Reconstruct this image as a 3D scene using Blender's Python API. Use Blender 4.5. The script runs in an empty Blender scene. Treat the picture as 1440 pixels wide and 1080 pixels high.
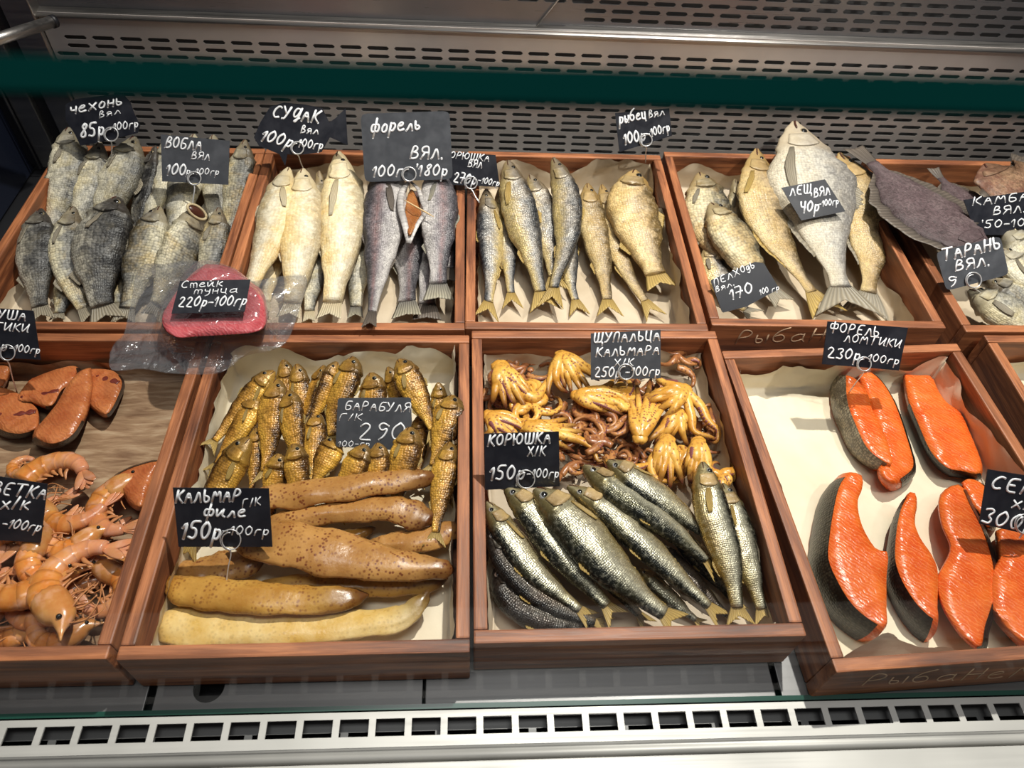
import bpy, bmesh, math, random
from mathutils import Vector, Matrix, noise
R_ = math.radians
SC = bpy.context.scene
COL = SC.collection

# ------------------------------------------------------------------ camera
CAM = Vector((0.0, 0.0, 0.712))
CF = Vector((0.05613783, 0.64165837, -0.76493339)).normalized()
CR = Vector((0.99842282, -0.03558647, 0.043422)).normalized()
CD = Vector((0.00064081, -0.76616457, -0.6426441)).normalized()
FPX = 1040.0
cam = bpy.data.cameras.new('camera')
cam.sensor_width = 36.0
cam.lens = FPX / 1440 * 36
cam.clip_start = 0.01
cam.dof.use_dof = True
cam.dof.focus_distance = 0.85
cam.dof.aperture_fstop = 9.0
cobj = bpy.data.objects.new('camera', cam)
COL.objects.link(cobj)
cobj.matrix_world = Matrix(((CR.x, -CD.x, -CF.x, CAM.x), (CR.y, -CD.y, -CF.y, CAM.y), (CR.z, -CD.z, -CF.z, CAM.z), (0, 0, 0, 1)))
SC.camera = cobj

# ------------------------------------------------------------------ world, lamps, exposure
SC.view_settings.view_transform = 'Standard'
SC.view_settings.look = 'None'
SC.view_settings.exposure = 0.22
SC.view_settings.gamma = 1.0
SC.cycles.use_denoising = True
SC.cycles.max_bounces = 8
SC.cycles.transparent_max_bounces = 16
SC.cycles.caustics_reflective = False
SC.cycles.caustics_refractive = False
W = bpy.data.worlds.new('shop_room')
SC.world = W
W.use_nodes = True
wb = W.node_tree.nodes['Background']
wb.inputs[1].default_value = 0.21
_nt = W.node_tree
_tc = _nt.nodes.new('ShaderNodeTexCoord')
_sp = _nt.nodes.new('ShaderNodeSeparateXYZ')
_cr = _nt.nodes.new('ShaderNodeValToRGB')       # dark shop floor below, paler ceiling above
_nt.links.new(_tc.outputs['Generated'], _sp.inputs[0])
_mr = _nt.nodes.new('ShaderNodeMapRange')
_mr.inputs['From Min'].default_value = -1.0
_nt.links.new(_sp.outputs[2], _mr.inputs['Value'])
_nt.links.new(_mr.outputs[0], _cr.inputs[0])
_cr.color_ramp.elements[0].position = 0.40
_cr.color_ramp.elements[0].color = (0.05, 0.045, 0.055, 1)
_cr.color_ramp.elements[1].position = 0.62
_cr.color_ramp.elements[1].color = (0.56, 0.54, 0.55, 1)
_nt.links.new(_cr.outputs[0], wb.inputs[0])


def lamp(name, kind, loc, target, energy, color=(1, 1, 1), size=0.1, size_y=None, angle=70, blend=0.3):
    l = bpy.data.lights.new(name, kind)
    l.energy = energy
    l.color = color
    if kind == 'AREA':
        l.size = size
        if size_y:
            l.shape = 'RECTANGLE'
            l.size_y = size_y
    if kind == 'SPOT':
        l.shadow_soft_size = size
        l.spot_size = R_(angle)
        l.spot_blend = blend
    o = bpy.data.objects.new(name, l)
    COL.objects.link(o)
    o.location = loc
    o.rotation_euler = (Vector(target) - Vector(loc)).to_track_quat('-Z', 'Y').to_euler()
    return o


# track spot above and behind the counter, second one over the customer's right shoulder, soft fill light added overhead
lamp('track_spot', 'SPOT', (0.50, 1.06, 2.1), (0.22, 0.5, 0.0), 190, (1.0, 0.95, 0.87), 0.022, angle=62, blend=0.5)
lamp('track_spot', 'SPOT', (0.95, 0.0, 1.9), (0.28, 0.95, 0.10), 75, (1.0, 0.95, 0.88), 0.03, angle=36, blend=0.7)
lamp('overhead_fill_light', 'AREA', (0.2, 0.2, 2.6), (0.2, 0.6, 0.0), 20, (1.0, 0.98, 0.96), 1.2, 0.6)


# ------------------------------------------------------------------ helpers
def ray(px, py):
    return CF + CR * ((px - 720) / FPX) + CD * ((py - 540) / FPX)


def at(px, py, z):
    d = ray(px, py)
    return CAM + d * ((z - CAM.z) / d.z)


def on_plane(px, py, p0, n):
    d = ray(px, py)
    return CAM + d * ((p0 - CAM).dot(n) / d.dot(n))


def depth(p):
    return (p - CAM).dot(CF)


def tag(o, label=None, cat=None, group=None, kind=None):
    if label: o['label'] = label
    if cat: o['category'] = cat
    if group: o['group'] = group
    if kind: o['kind'] = kind
    return o


def thing(name, loc, label, cat, group=None):
    o = bpy.data.objects.new(name, None)
    o.empty_display_size = 0.02
    COL.objects.link(o)
    o.location = loc
    return tag(o, label, cat, group)


def mk(name, vs, fs, mat, parent=None, smooth=True, attrs=None, solid=0, mats=None, fmat=None, sub=0, origin=None):
    """one mesh object from world-space vertices; under PARENT its vertices are kept relative to the parent's base"""
    off = Vector(parent_origin(parent)) if parent is not None else (Vector(origin) if origin is not None else Vector((0, 0, 0)))
    if parent is not None and KEEP_ON(parent):
        vs = [HOLD(Vector(v)) for v in vs]
    me = bpy.data.meshes.new(name)
    me.from_pydata([tuple(Vector(v) - off) for v in vs], [], fs)
    if smooth:
        me.polygons.foreach_set('use_smooth', [True] * len(me.polygons))
    for m in (mats or [mat]):
        me.materials.append(m)
    if fmat:
        me.polygons.foreach_set('material_index', fmat)
    for k, arr in (attrs or {}).items():
        if isinstance(arr[0], (tuple, list, Vector)):
            a = me.attributes.new(k, 'FLOAT_VECTOR', 'POINT')
            a.data.foreach_set('vector', [c for v in arr for c in v])
        else:
            a = me.attributes.new(k, 'FLOAT', 'POINT')
            a.data.foreach_set('value', list(arr))
    me.update()
    o = bpy.data.objects.new(name, me)
    COL.objects.link(o)
    if parent is not None:
        o.parent = parent
    else:
        o.location = off
    if sub:
        md = o.modifiers.new('subdivision', 'SUBSURF')
        md.levels = md.render_levels = sub
    if solid:
        md = o.modifiers.new('thickness', 'SOLIDIFY')
        md.thickness = solid
        md.offset = 0
    return o


def KEEP_ON(p):
    return globals().get('KEEP', [None])[0] is not None


def HOLD(v):
    return globals()['hold'](v)


def parent_origin(p):
    o = Vector((0, 0, 0))
    while p is not None:
        o += Vector(p.location)
        p = p.parent
    return o


def catmull(pts, n, closed=False):
    P = [Vector(p) for p in pts]
    if len(P) == 2 and not closed:
        return [P[0].lerp(P[1], i / (n - 1)) for i in range(n)]
    out = []
    m = len(P) if closed else len(P) - 1
    for i in range(n):
        t = i / n * m if closed else i / (n - 1) * m
        k = min(int(t), m - 1)
        f = t - k
        g = (lambda j: P[j % len(P)]) if closed else (lambda j: P[max(0, min(len(P) - 1, j))] if 0 <= j < len(P) else (P[0] * 2 - P[1] if j < 0 else P[-1] * 2 - P[-2]))
        a, b, c, d = g(k - 1), g(k), g(k + 1), g(k + 2)
        out.append(0.5 * ((2 * b) + (c - a) * f + (2 * a - 5 * b + 4 * c - d) * f * f + (3 * b - a - 3 * c + d) * f ** 3))
    return out


def even(pts, n):
    """points spread evenly along a polyline"""
    L = [0]
    for a, b in zip(pts, pts[1:]):
        L.append(L[-1] + (b - a).length)
    out, k = [], 0
    for i in range(n):
        s = L[-1] * i / (n - 1)
        while k < len(L) - 2 and L[k + 1] < s:
            k += 1
        f = (s - L[k]) / max(1e-9, L[k + 1] - L[k])
        out.append(pts[k].lerp(pts[k + 1], min(1, f)))
    return out


def interp(tab, u):
    """smooth interpolation of (u, value) pairs"""
    if u <= tab[0][0]: return tab[0][1]
    for (a, va), (b, vb) in zip(tab, tab[1:]):
        if u <= b:
            f = (u - a) / (b - a)
            f = f * f * (3 - 2 * f) * 0.5 + f * 0.5
            return va + (vb - va) * f
    return tab[-1][1]


def box(x0, x1, y0, y1, z0, z1, bev=0.0):
    bm = bmesh.new()
    bmesh.ops.create_cube(bm, size=1)
    for v in bm.verts:
        v.co = Vector(((x0 + x1) / 2 + v.co.x * (x1 - x0), (y0 + y1) / 2 + v.co.y * (y1 - y0), (z0 + z1) / 2 + v.co.z * (z1 - z0)))
    if bev:
        bmesh.ops.bevel(bm, geom=bm.edges[:], offset=bev, segments=2, affect='EDGES', profile=0.6)
    vs = [v.co.copy() for v in bm.verts]
    bm.verts.index_update()
    fs = [[v.index for v in f.verts] for f in bm.faces]
    bm.free()
    return vs, fs


def tube(path, rad, sides=8, flat=1.0, upv=None, cap=True):
    """a tube along PATH; RAD a number or one per point; FLAT squashes it along its own normal"""
    vs, fs = [], []
    n = len(path)
    up = upv or Vector((0, 0, 1))
    prev = None
    for i, p in enumerate(path):
        t = (path[min(i + 1, n - 1)] - path[max(i - 1, 0)]).normalized()
        if prev is None:
            nn = up - t * up.dot(t)
            if nn.length < 1e-3: nn = Vector((1, 0, 0)) - t * t.x
        else:
            nn = prev - t * prev.dot(t)
        nn.normalize()
        prev = nn
        b = t.cross(nn)
        r = rad[i] if isinstance(rad, (list, tuple)) else rad
        for j in range(sides):
            a = 2 * math.pi * j / sides
            vs.append(p + nn * (math.cos(a) * r * flat) + b * (math.sin(a) * r))
    for i in range(n - 1):
        for j in range(sides):
            k = (j + 1) % sides
            fs.append([i * sides + j, i * sides + k, (i + 1) * sides + k, (i + 1) * sides + j])
    if cap:
        fs.append(list(range(sides))[::-1])
        fs.append([(n - 1) * sides + j for j in range(sides)])
    return vs, fs


def join(parts):
    V, F = [], []
    for vs, fs in parts:
        o = len(V)
        V += vs
        F += [[i + o for i in f] for f in fs]
    return V, F


def nz(p, s=1.0, seed=0.0):
    return noise.noise(Vector((p[0] * s + seed, p[1] * s - seed * 1.7, p[2] * s + seed * 0.6)))


# ------------------------------------------------------------------ materials
class NT:
    """a small wrapper for building node trees"""
    def __init__(s, name):
        s.m = bpy.data.materials.new(name)
        s.m.use_nodes = True
        s.t = s.m.node_tree
        s.b = s.t.nodes['Principled BSDF']

    def n(s, typ, **kw):
        x = s.t.nodes.new(typ)
        for k, v in kw.items():
            setattr(x, k, v)
        return x

    def put(s, sock, v):
        if isinstance(v, bpy.types.NodeSocket):
            s.t.links.new(v, sock)
        elif isinstance(v, (tuple, list)) and len(v) == 3 and len(sock.default_value) == 4:
            sock.default_value = (*v, 1)
        else:
            sock.default_value = v

    def set(s, **kw):
        for k, v in kw.items():
            s.put(s.b.inputs[k.replace('_', ' ')], v)
        return s

    def attr(s, name, out='Vector'):
        return s.n('ShaderNodeAttribute', attribute_name=name).outputs[out]

    def obj(s):
        return s.n('ShaderNodeTexCoord').outputs['Object']

    def mapv(s, v, scale=(1, 1, 1), loc=(0, 0, 0), rot=(0, 0, 0)):
        x = s.n('ShaderNodeMapping')
        s.put(x.inputs['Vector'], v)
        x.inputs['Scale'].default_value = scale
        x.inputs['Location'].default_value = loc
        x.inputs['Rotation'].default_value = rot
        return x.outputs[0]

    def noise(s, v, scale=5, detail=4, rough=0.55, dist=0.0):
        x = s.n('ShaderNodeTexNoise')
        s.put(x.inputs['Vector'], v)
        x.inputs['Scale'].default_value = scale
        x.inputs['Detail'].default_value = detail
        x.inputs['Roughness'].default_value = rough
        x.inputs['Distortion'].default_value = dist
        return x.outputs['Fac']

    def voro(s, v, scale=5, rnd=1.0, feat='F1', out='Distance'):
        x = s.n('ShaderNodeTexVoronoi', feature=feat)
        s.put(x.inputs['Vector'], v)
        x.inputs['Scale'].default_value = scale
        x.inputs['Randomness'].default_value = rnd
        return x.outputs[out]

    def math(s, op, a, b=0.0, clamp=False):
        x = s.n('ShaderNodeMath', operation=op, use_clamp=clamp)
        s.put(x.inputs[0], a)
        s.put(x.inputs[1], b)
        return x.outputs[0]

    def rng(s, v, a, b, c=0.0, d=1.0):
        x = s.n('ShaderNodeMapRange')
        s.put(x.inputs['Value'], v)
        for k, q in zip(('From Min', 'From Max', 'To Min', 'To Max'), (a, b, c, d)):
            x.inputs[k].default_value = q
        return x.outputs[0]

    def mix(s, f, a, b, blend='MIX'):
        x = s.n('ShaderNodeMix', data_type='RGBA', blend_type=blend)
        s.put(x.inputs[0], f)
        s.put(x.inputs[6], a)
        s.put(x.inputs[7], b)
        return x.outputs[2]

    def ramp(s, f, stops):
        x = s.n('ShaderNodeValToRGB')
        s.put(x.inputs[0], f)
        e = x.color_ramp.elements
        while len(e) < len(stops):
            e.new(0.5)
        for k, (p, c) in zip(e, stops):
            k.position = p
            k.color = (*c, 1)
        return x.outputs[0]

    def bump(s, h, strength=0.4, dist=0.001, norm=None):
        x = s.n('ShaderNodeBump')
        s.put(x.inputs['Height'], h)
        x.inputs['Strength'].default_value = strength
        x.inputs['Distance'].default_value = dist
        if norm is not None:
            s.put(x.inputs['Normal'], norm)
        s.put(s.b.inputs['Normal'], x.outputs[0])
        return x.outputs[0]

    def rand(s):
        return s.n('ShaderNodeObjectInfo').outputs['Random']


def plain(name, col, rough=0.5, metal=0.0, **kw):
    m = NT(name)
    m.set(Base_Color=col, Roughness=rough, Metallic=metal)
    m.set(**kw)
    return m.m


def steel_mat(name, col, rough, brush=(6, 400, 400), amt=0.12, bump=0.05, metal=1.0):
    m = NT(name)
    v = m.mapv(m.obj(), brush)
    g = m.noise(v, 1.0, 4, 0.6)
    blot = m.noise(m.obj(), 9, 3)
    m.set(Base_Color=m.mix(m.rng(blot, 0.3, 0.7), col, [c * 0.82 for c in col]), Metallic=metal,
          Roughness=m.rng(g, 0.2, 0.8, rough - amt, rough + amt))
    m.bump(g, bump, 0.0006)
    return m.m


def wood_mat(name, a, b, c, rough=0.5):
    """red-brown stained board; the grain runs along the board's own length (attribute gc)"""
    m = NT(name)
    g = m.attr('gc')
    r = m.rand()
    w = m.noise(m.mapv(g, (7, 90, 90)), 1.0, 5, 0.6, 0.6)
    fine = m.noise(m.mapv(g, (26, 700, 700)), 1.0, 3, 0.7)
    k = m.math('ADD', m.math('MULTIPLY', w, 0.72), m.math('MULTIPLY', fine, 0.28))
    col = m.ramp(k, [(0.35, a), (0.49, b), (0.63, c)])
    patch = m.noise(m.mapv(g, (8, 30, 30)), 1.0, 2)
    col = m.mix(m.rng(patch, 0.35, 0.75, 0, 0.45), col, [x * 1.45 for x in c])
    # worn paler edges: a wear mark of the board itself
    m.set(Base_Color=col, Roughness=m.rng(fine, 0.2, 0.8, rough - 0.1, rough + 0.15))
    m.bump(k, 0.25, 0.0012)
    return m.m


MAT = {}
MAT['wood'] = wood_mat('stained_pine', (0.045, 0.013, 0.006), (0.175, 0.054, 0.020), (0.43, 0.160, 0.062))
MAT['steel'] = steel_mat('brushed_steel', (0.62, 0.60, 0.57), 0.36)
MAT['steel_deck'] = steel_mat('dull_deck_steel', (0.19, 0.188, 0.188), 0.42, (5, 350, 350), metal=0.6)
MAT['steel_sill'] = steel_mat('satin_sill_steel', (0.56, 0.55, 0.52), 0.5, metal=0.35)
MAT['steel_back'] = steel_mat('perforated_steel', (0.64, 0.60, 0.56), 0.42, (4, 300, 300), metal=0.45)
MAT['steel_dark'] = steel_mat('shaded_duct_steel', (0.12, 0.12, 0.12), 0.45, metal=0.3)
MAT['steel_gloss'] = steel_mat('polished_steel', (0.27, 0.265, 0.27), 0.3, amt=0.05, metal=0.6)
MAT['black'] = plain('matt_black', (0.006, 0.006, 0.008), 0.6)
MAT['gasket'] = plain('black_rubber', (0.01, 0.01, 0.013), 0.45)
MAT['navy'] = plain('dark_side_panel', (0.014, 0.018, 0.034), 0.25)
MAT['wire'] = plain('chrome_wire', (0.72, 0.72, 0.73), 0.3, 0.5)
MAT['burn'] = plain('tan_engraving', (0.60, 0.40, 0.25), 0.7)
MAT['chalk'] = plain('white_chalk_marker', (0.86, 0.87, 0.90), 0.7)


def card_mat(name, col):
    m = NT(name)
    n = m.noise(m.obj(), 60, 4, 0.6)
    m.set(Base_Color=m.mix(m.rng(n, 0.4, 0.75), col, [c * 1.35 + 0.004 for c in col]), Roughness=m.rng(n, 0.3, 0.7, 0.35, 0.55))
    return m.m


MAT['card_black'] = card_mat('black_chalk_card', (0.009, 0.010, 0.016))
MAT['card_grey'] = card_mat('grey_chalk_card', (0.060, 0.064, 0.074))


def paper_mat(name, col, dark):
    m = NT(name)
    n = m.noise(m.obj(), 14, 5, 0.6, 0.4)
    f = m.noise(m.obj(), 160, 3, 0.7)
    m.set(Base_Color=m.mix(m.rng(n, 0.3, 0.75), col, dark), Roughness=0.55)
    m.b.inputs['Specular IOR Level'].default_value = 0.35
    cr = m.voro(m.obj(), 38, 1.0, 'DISTANCE_TO_EDGE')
    h = m.math('ADD', m.math('MULTIPLY', f, 0.25), m.math('MINIMUM', cr, 0.25))
    m.bump(h, 0.35, 0.0012)
    return m.m


MAT['paper'] = paper_mat('baking_parchment', (0.60, 0.50, 0.37), (0.45, 0.35, 0.235))
MAT['paper_pale'] = paper_mat('pale_baking_parchment', (0.74, 0.66, 0.50), (0.62, 0.53, 0.38))
MAT['paper_brown'] = NT('oily_brown_parchment')
_m = MAT['paper_brown']
_s = _m.noise(_m.mapv(_m.obj(), (22, 130, 40)), 1.0, 5, 0.6, 0.5)
_m.set(Base_Color=_m.ramp(_s, [(0.3, (0.16, 0.085, 0.045)), (0.52, (0.30, 0.19, 0.11)), (0.72, (0.46, 0.34, 0.22))]), Roughness=0.42)
_m.bump(_s, 0.3, 0.001)
MAT['paper_brown'] = _m.m


def glass_mat():
    """thin flat pane: lets the view through, with a Fresnel reflection"""
    m = NT('front_glass')
    t = m.t
    tr = m.n('ShaderNodeBsdfTransparent')
    tr.inputs[0].default_value = (0.95, 0.975, 0.965, 1)
    gl = m.n('ShaderNodeBsdfGlossy')
    gl.inputs['Roughness'].default_value = 0.02
    mx = m.n('ShaderNodeMixShader')
    mx.inputs[0].default_value = 0.03        # coated glass: a faint, even reflection
    t.links.new(tr.outputs[0], mx.inputs[1])
    t.links.new(gl.outputs[0], mx.inputs[2])
    t.links.new(mx.outputs[0], t.nodes['Material Output'].inputs[0])
    return m.m


def film_mat():
    m = NT('clear_vacuum_film')
    t = m.t
    tr = m.n('ShaderNodeBsdfTransparent')
    tr.inputs[0].default_value = (0.98, 0.98, 0.985, 1)
    df = m.n('ShaderNodeBsdfDiffuse')
    df.inputs[0].default_value = (0.8, 0.8, 0.83, 1)
    gl = m.n('ShaderNodeBsdfGlossy')
    gl.inputs['Roughness'].default_value = 0.13
    w = m.math('ADD', m.math('MULTIPLY', m.noise(m.obj(), 32, 3, 0.55, 1.8), 0.7), m.math('MULTIPLY', m.math('MINIMUM', m.voro(m.mapv(m.obj(), (1, 1, 1)), 30, 1.0, 'DISTANCE_TO_EDGE'), 0.22), 1.4))
    bp = m.n('ShaderNodeBump')
    bp.inputs['Strength'].default_value = 0.9
    bp.inputs['Distance'].default_value = 0.006
    t.links.new(w, bp.inputs['Height'])
    for x in (df, gl):
        t.links.new(bp.outputs[0], x.inputs['Normal'])
    lw = m.n('ShaderNodeLayerWeight')
    lw.inputs[0].default_value = 0.35
    m1 = m.n('ShaderNodeMixShader')
    m1.inputs[0].default_value = 0.045
    t.links.new(tr.outputs[0], m1.inputs[1])
    t.links.new(df.outputs[0], m1.inputs[2])
    m2 = m.n('ShaderNodeMixShader')
    t.links.new(m.rng(lw.outputs['Fresnel'], 0.0, 1.0, 0.03, 0.28), m2.inputs[0])
    t.links.new(m1.outputs[0], m2.inputs[1])
    t.links.new(gl.outputs[0], m2.inputs[2])
    t.links.new(m2.outputs[0], t.nodes['Material Output'].inputs[0])
    return m.m


MAT['glass'] = glass_mat()
MAT['film'] = film_mat()
MAT['glass_foot'] = plain('green_glass_foot', (0.010, 0.060, 0.042), 0.3)
MAT['glass_edge'] = plain('green_glass_edge', (0.0006, 0.012, 0.011), 0.8, Specular_IOR_Level=0.0)


def fish_mat(name, back, flank, belly, blotch, blotch_amt=0.4, rough=0.45, metal=0.0, scale=330, sbump=0.5, head=None, stripe=None, v0=0.24, v1=0.46, v2=0.70, scale_dark=0.25, wrinkle=0.35, mottle=0.75, grain=1.0):
    """dorsal-to-belly colouring (attribute v), scales along the flank (attribute fc = length, girth, u)"""
    m = NT(name)
    fc = m.attr('fc')
    v = m.attr('v', 'Fac')
    sep = m.n('ShaderNodeSeparateXYZ')
    m.put(sep.inputs[0], fc)
    u = sep.outputs[2]
    r = m.rand()
    loc = m.n('ShaderNodeVectorMath', operation='ADD')
    m.put(loc.inputs[0], m.obj())
    cmb = m.n('ShaderNodeCombineXYZ')
    m.put(cmb.inputs[0], m.math('MULTIPLY', r, 7.0))
    m.put(cmb.inputs[1], m.math('MULTIPLY', r, 3.0))
    m.put(loc.inputs[1], cmb.outputs[0])
    P = loc.outputs[0]
    big = m.noise(P, 60, 5, 0.68, 0.4)
    fine = m.noise(P, 260, 3, 0.65)
    vv = m.math('ADD', v, m.math('MULTIPLY', m.math('SUBTRACT', big, 0.5), mottle))
    col = m.ramp(vv, [(v0, back), (v1, flank), (v2, belly)])
    if stripe:
        band = m.math('SUBTRACT', 1.0, m.math('MULTIPLY', m.math('ABSOLUTE', m.math('SUBTRACT', v, 0.42)), 9.0), clamp=True)
        col = m.mix(m.math('MULTIPLY', band, m.rng(big, 0.35, 0.65, 0.15, 0.65)), col, stripe)
    bl = m.math('MULTIPLY', m.rng(m.noise(P, 32, 3, 0.6, 0.5), 0.46, 0.62), m.rng(v, 0.15, 0.7, 0.25, 1.0))
    col = m.mix(m.math('MULTIPLY', bl, blotch_amt), col, blotch)
    body = m.rng(u, 0.17, 0.24)
    cell = m.n('ShaderNodeSeparateColor')
    m.put(cell.inputs[0], m.voro(m.mapv(fc, (0.8, 1.0, 0)), scale, 0.45, out='Color'))
    lum = m.math('ADD', m.math('MULTIPLY', m.math('MULTIPLY', cell.outputs[0], body), 0.75), m.rng(m.noise(P, 130, 4, 0.7), 0.3, 0.7, 0.15, 0.85))
    sv = m.mapv(fc, (1, 1, 0))
    sc = m.voro(m.mapv(fc, (0.8, 1.0, 0)), scale, 0.45)
    scm = m.math('MULTIPLY', m.rng(sc, 0.35, 0.75), body)
    col = m.mix(m.math('MULTIPLY', scm, scale_dark), col, [c * 0.35 for c in back])
    col = m.mix(m.math('MULTIPLY', m.rng(fine, 0.5, 0.8), 0.3), col, [min(1, c * 1.5 + 0.02) for c in flank])
    cs = m.n('ShaderNodeVectorMath', operation='SCALE')
    m.put(cs.inputs[0], col)
    m.put(cs.inputs['Scale'], m.rng(lum, 0.1, 1.4, 1 - 0.45 * grain, 1 + 0.45 * grain))
    col = cs.outputs[0]
    if head:
        col = m.mix(m.math('MULTIPLY', m.rng(u, 0.24, 0.16), 0.65), col, head)
    tone = m.rng(r, 0.0, 1.0, 0.82, 1.12)
    tn = m.n('ShaderNodeVectorMath', operation='SCALE')
    m.put(tn.inputs[0], col)
    m.put(tn.inputs['Scale'], tone)
    m.set(Base_Color=tn.outputs[0], Metallic=metal, Roughness=m.rng(fine, 0.3, 0.7, rough - 0.1, rough + 0.15))
    h = m.math('ADD', m.math('MULTIPLY', m.math('MULTIPLY', m.math('SUBTRACT', 1.0, sc), body), sbump), m.math('ADD', m.math('MULTIPLY', big, wrinkle * 3), m.math('MULTIPLY', fine, wrinkle)))
    m.bump(h, 0.75, 0.0016)
    return m.m


def fin_mat(name, col, tip, rough=0.5):
    m = NT(name)
    fc = m.attr('fc')
    w = m.n('ShaderNodeTexWave', wave_type='BANDS', bands_direction='Y')
    m.put(w.inputs['Vector'], fc)
    w.inputs['Scale'].default_value = 3.2
    w.inputs['Distortion'].default_value = 1.0
    sep = m.n('ShaderNodeSeparateXYZ')
    m.put(sep.inputs[0], fc)
    c = m.mix(sep.outputs[0], col, tip)
    m.set(Base_Color=m.mix(m.math('MULTIPLY', w.outputs['Fac'], 0.5), c, [x * 0.45 for x in col]), Roughness=rough)
    m.bump(w.outputs['Fac'], 0.6, 0.0008)
    return m.m


FM = {
    'grey': fish_mat('dried_roach_skin', (0.020, 0.019, 0.018), (0.235, 0.225, 0.20), (0.60, 0.54, 0.38), (0.50, 0.34, 0.10), 0.55, scale=300, head=(0.13, 0.095, 0.055), scale_dark=0.6, grain=.7),
    'darkgrey': fish_mat('dark_dried_roach_skin', (0.012, 0.011, 0.011), (0.10, 0.095, 0.088), (0.42, 0.39, 0.32), (0.34, 0.29, 0.20), 0.4, scale=300, v0=.30, v1=.54, v2=.76, head=(0.045, 0.034, 0.026), scale_dark=0.6, mottle=1.0, grain=.8),
    'palegrey': fish_mat('dried_sabrefish_skin', (0.075, 0.072, 0.064), (0.40, 0.375, 0.315), (0.66, 0.60, 0.45), (0.54, 0.42, 0.16), 0.5, scale=360, head=(0.20, 0.165, 0.11), scale_dark=0.4, grain=.7),
    'pale': fish_mat('dried_zander_skin', (0.36, 0.29, 0.18), (0.70, 0.63, 0.48), (0.72, 0.57, 0.31), (0.62, 0.38, 0.09), 0.55, scale=260, head=(0.50, 0.40, 0.24), scale_dark=0.12, mottle=.5, grain=.4),
    'trout': fish_mat('dried_trout_skin', (0.035, 0.032, 0.038), (0.20, 0.175, 0.185), (0.50, 0.465, 0.44), (0.07, 0.06, 0.065), 0.35, rough=.38, scale=420, stripe=(0.23, 0.085, 0.07), scale_dark=0.5, mottle=.5, grain=.7),
    'silver': fish_mat('dried_whitefish_skin', (0.022, 0.025, 0.030), (0.33, 0.31, 0.285), (0.56, 0.42, 0.17), (0.50, 0.36, 0.20), 0.35, rough=0.36, metal=0.25, scale=380, head=(0.22, 0.155, 0.08), scale_dark=0.45, mottle=.5, grain=.6),
    'golden': fish_mat('dried_vimba_skin', (0.085, 0.055, 0.020), (0.44, 0.325, 0.185), (0.62, 0.46, 0.22), (0.52, 0.31, 0.08), 0.45, rough=0.36, scale=340, head=(0.30, 0.18, 0.055), scale_dark=0.4, mottle=.6, grain=.6),
    'bream': fish_mat('dried_bream_skin', (0.20, 0.185, 0.17), (0.50, 0.465, 0.405), (0.66, 0.58, 0.44), (0.44, 0.35, 0.22), 0.35, scale=280, head=(0.40, 0.31, 0.20), scale_dark=0.4, mottle=.6, grain=.5),
    'carp': fish_mat('dried_carp_skin', (0.030, 0.027, 0.020), (0.34, 0.285, 0.175), (0.60, 0.50, 0.30), (0.50, 0.29, 0.07), 0.5, scale=250, head=(0.18, 0.12, 0.05), scale_dark=0.5, grain=.6),
    'flounder': fish_mat('dried_flounder_skin', (0.060, 0.038, 0.040), (0.095, 0.062, 0.066), (0.075, 0.047, 0.050), (0.17, 0.125, 0.125), 0.5, rough=0.55, scale=420, scale_dark=0.6, wrinkle=0.7, grain=1.0),
    'flounder_brown': fish_mat('brown_flounder_skin', (0.11, 0.058, 0.030), (0.16, 0.080, 0.045), (0.15, 0.065, 0.040), (0.42, 0.28, 0.16), 0.45, rough=0.45, scale=420, scale_dark=0.3),
    'mullet': fish_mat('smoked_mullet_skin', (0.050, 0.022, 0.005), (0.50, 0.245, 0.038), (0.74, 0.41, 0.060), (0.22, 0.085, 0.018), 0.45, rough=0.28, metal=0.15, scale=420, head=(0.20, 0.115, 0.030), scale_dark=0.5, grain=.8),
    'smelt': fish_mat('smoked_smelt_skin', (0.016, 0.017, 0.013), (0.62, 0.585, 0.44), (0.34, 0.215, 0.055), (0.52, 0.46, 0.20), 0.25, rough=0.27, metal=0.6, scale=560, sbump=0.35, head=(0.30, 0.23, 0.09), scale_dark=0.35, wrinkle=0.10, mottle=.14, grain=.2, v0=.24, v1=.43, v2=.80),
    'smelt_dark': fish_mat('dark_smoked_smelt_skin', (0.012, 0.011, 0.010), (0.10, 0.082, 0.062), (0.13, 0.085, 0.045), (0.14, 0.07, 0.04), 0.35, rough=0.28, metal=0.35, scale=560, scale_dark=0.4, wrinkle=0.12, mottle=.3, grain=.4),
}
FIN = {
    'grey': fin_mat('grey_fin', (0.22, 0.19, 0.14), (0.32, 0.27, 0.19)),
    'pale': fin_mat('cream_fin', (0.50, 0.40, 0.24), (0.62, 0.54, 0.38)),
    'dark': fin_mat('dark_fin', (0.07, 0.055, 0.045), (0.15, 0.12, 0.095)),
    'gold': fin_mat('golden_fin', (0.34, 0.22, 0.06), (0.50, 0.34, 0.10)),
    'spotted': fin_mat('pale_edged_fin', (0.12, 0.11, 0.10), (0.40, 0.36, 0.26)),
}
MAT['pupil'] = plain('fish_pupil', (0.008, 0.007, 0.006), 0.12)
MAT['iris'] = plain('fish_iris', (0.30, 0.24, 0.14), 0.25, 0.3)
MAT['iris_silver'] = plain('silver_fish_iris', (0.62, 0.62, 0.60), 0.2, 0.6)
MAT['mouth'] = plain('dark_mouth', (0.06, 0.016, 0.008), 0.35)

# ------------------------------------------------------------------ the display case
RIM = 0.068          # height of a crate
def yb(x):           # the perforated back wall stands at a slight angle to the crates
    return 1.075 - 0.0218 * x


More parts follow.
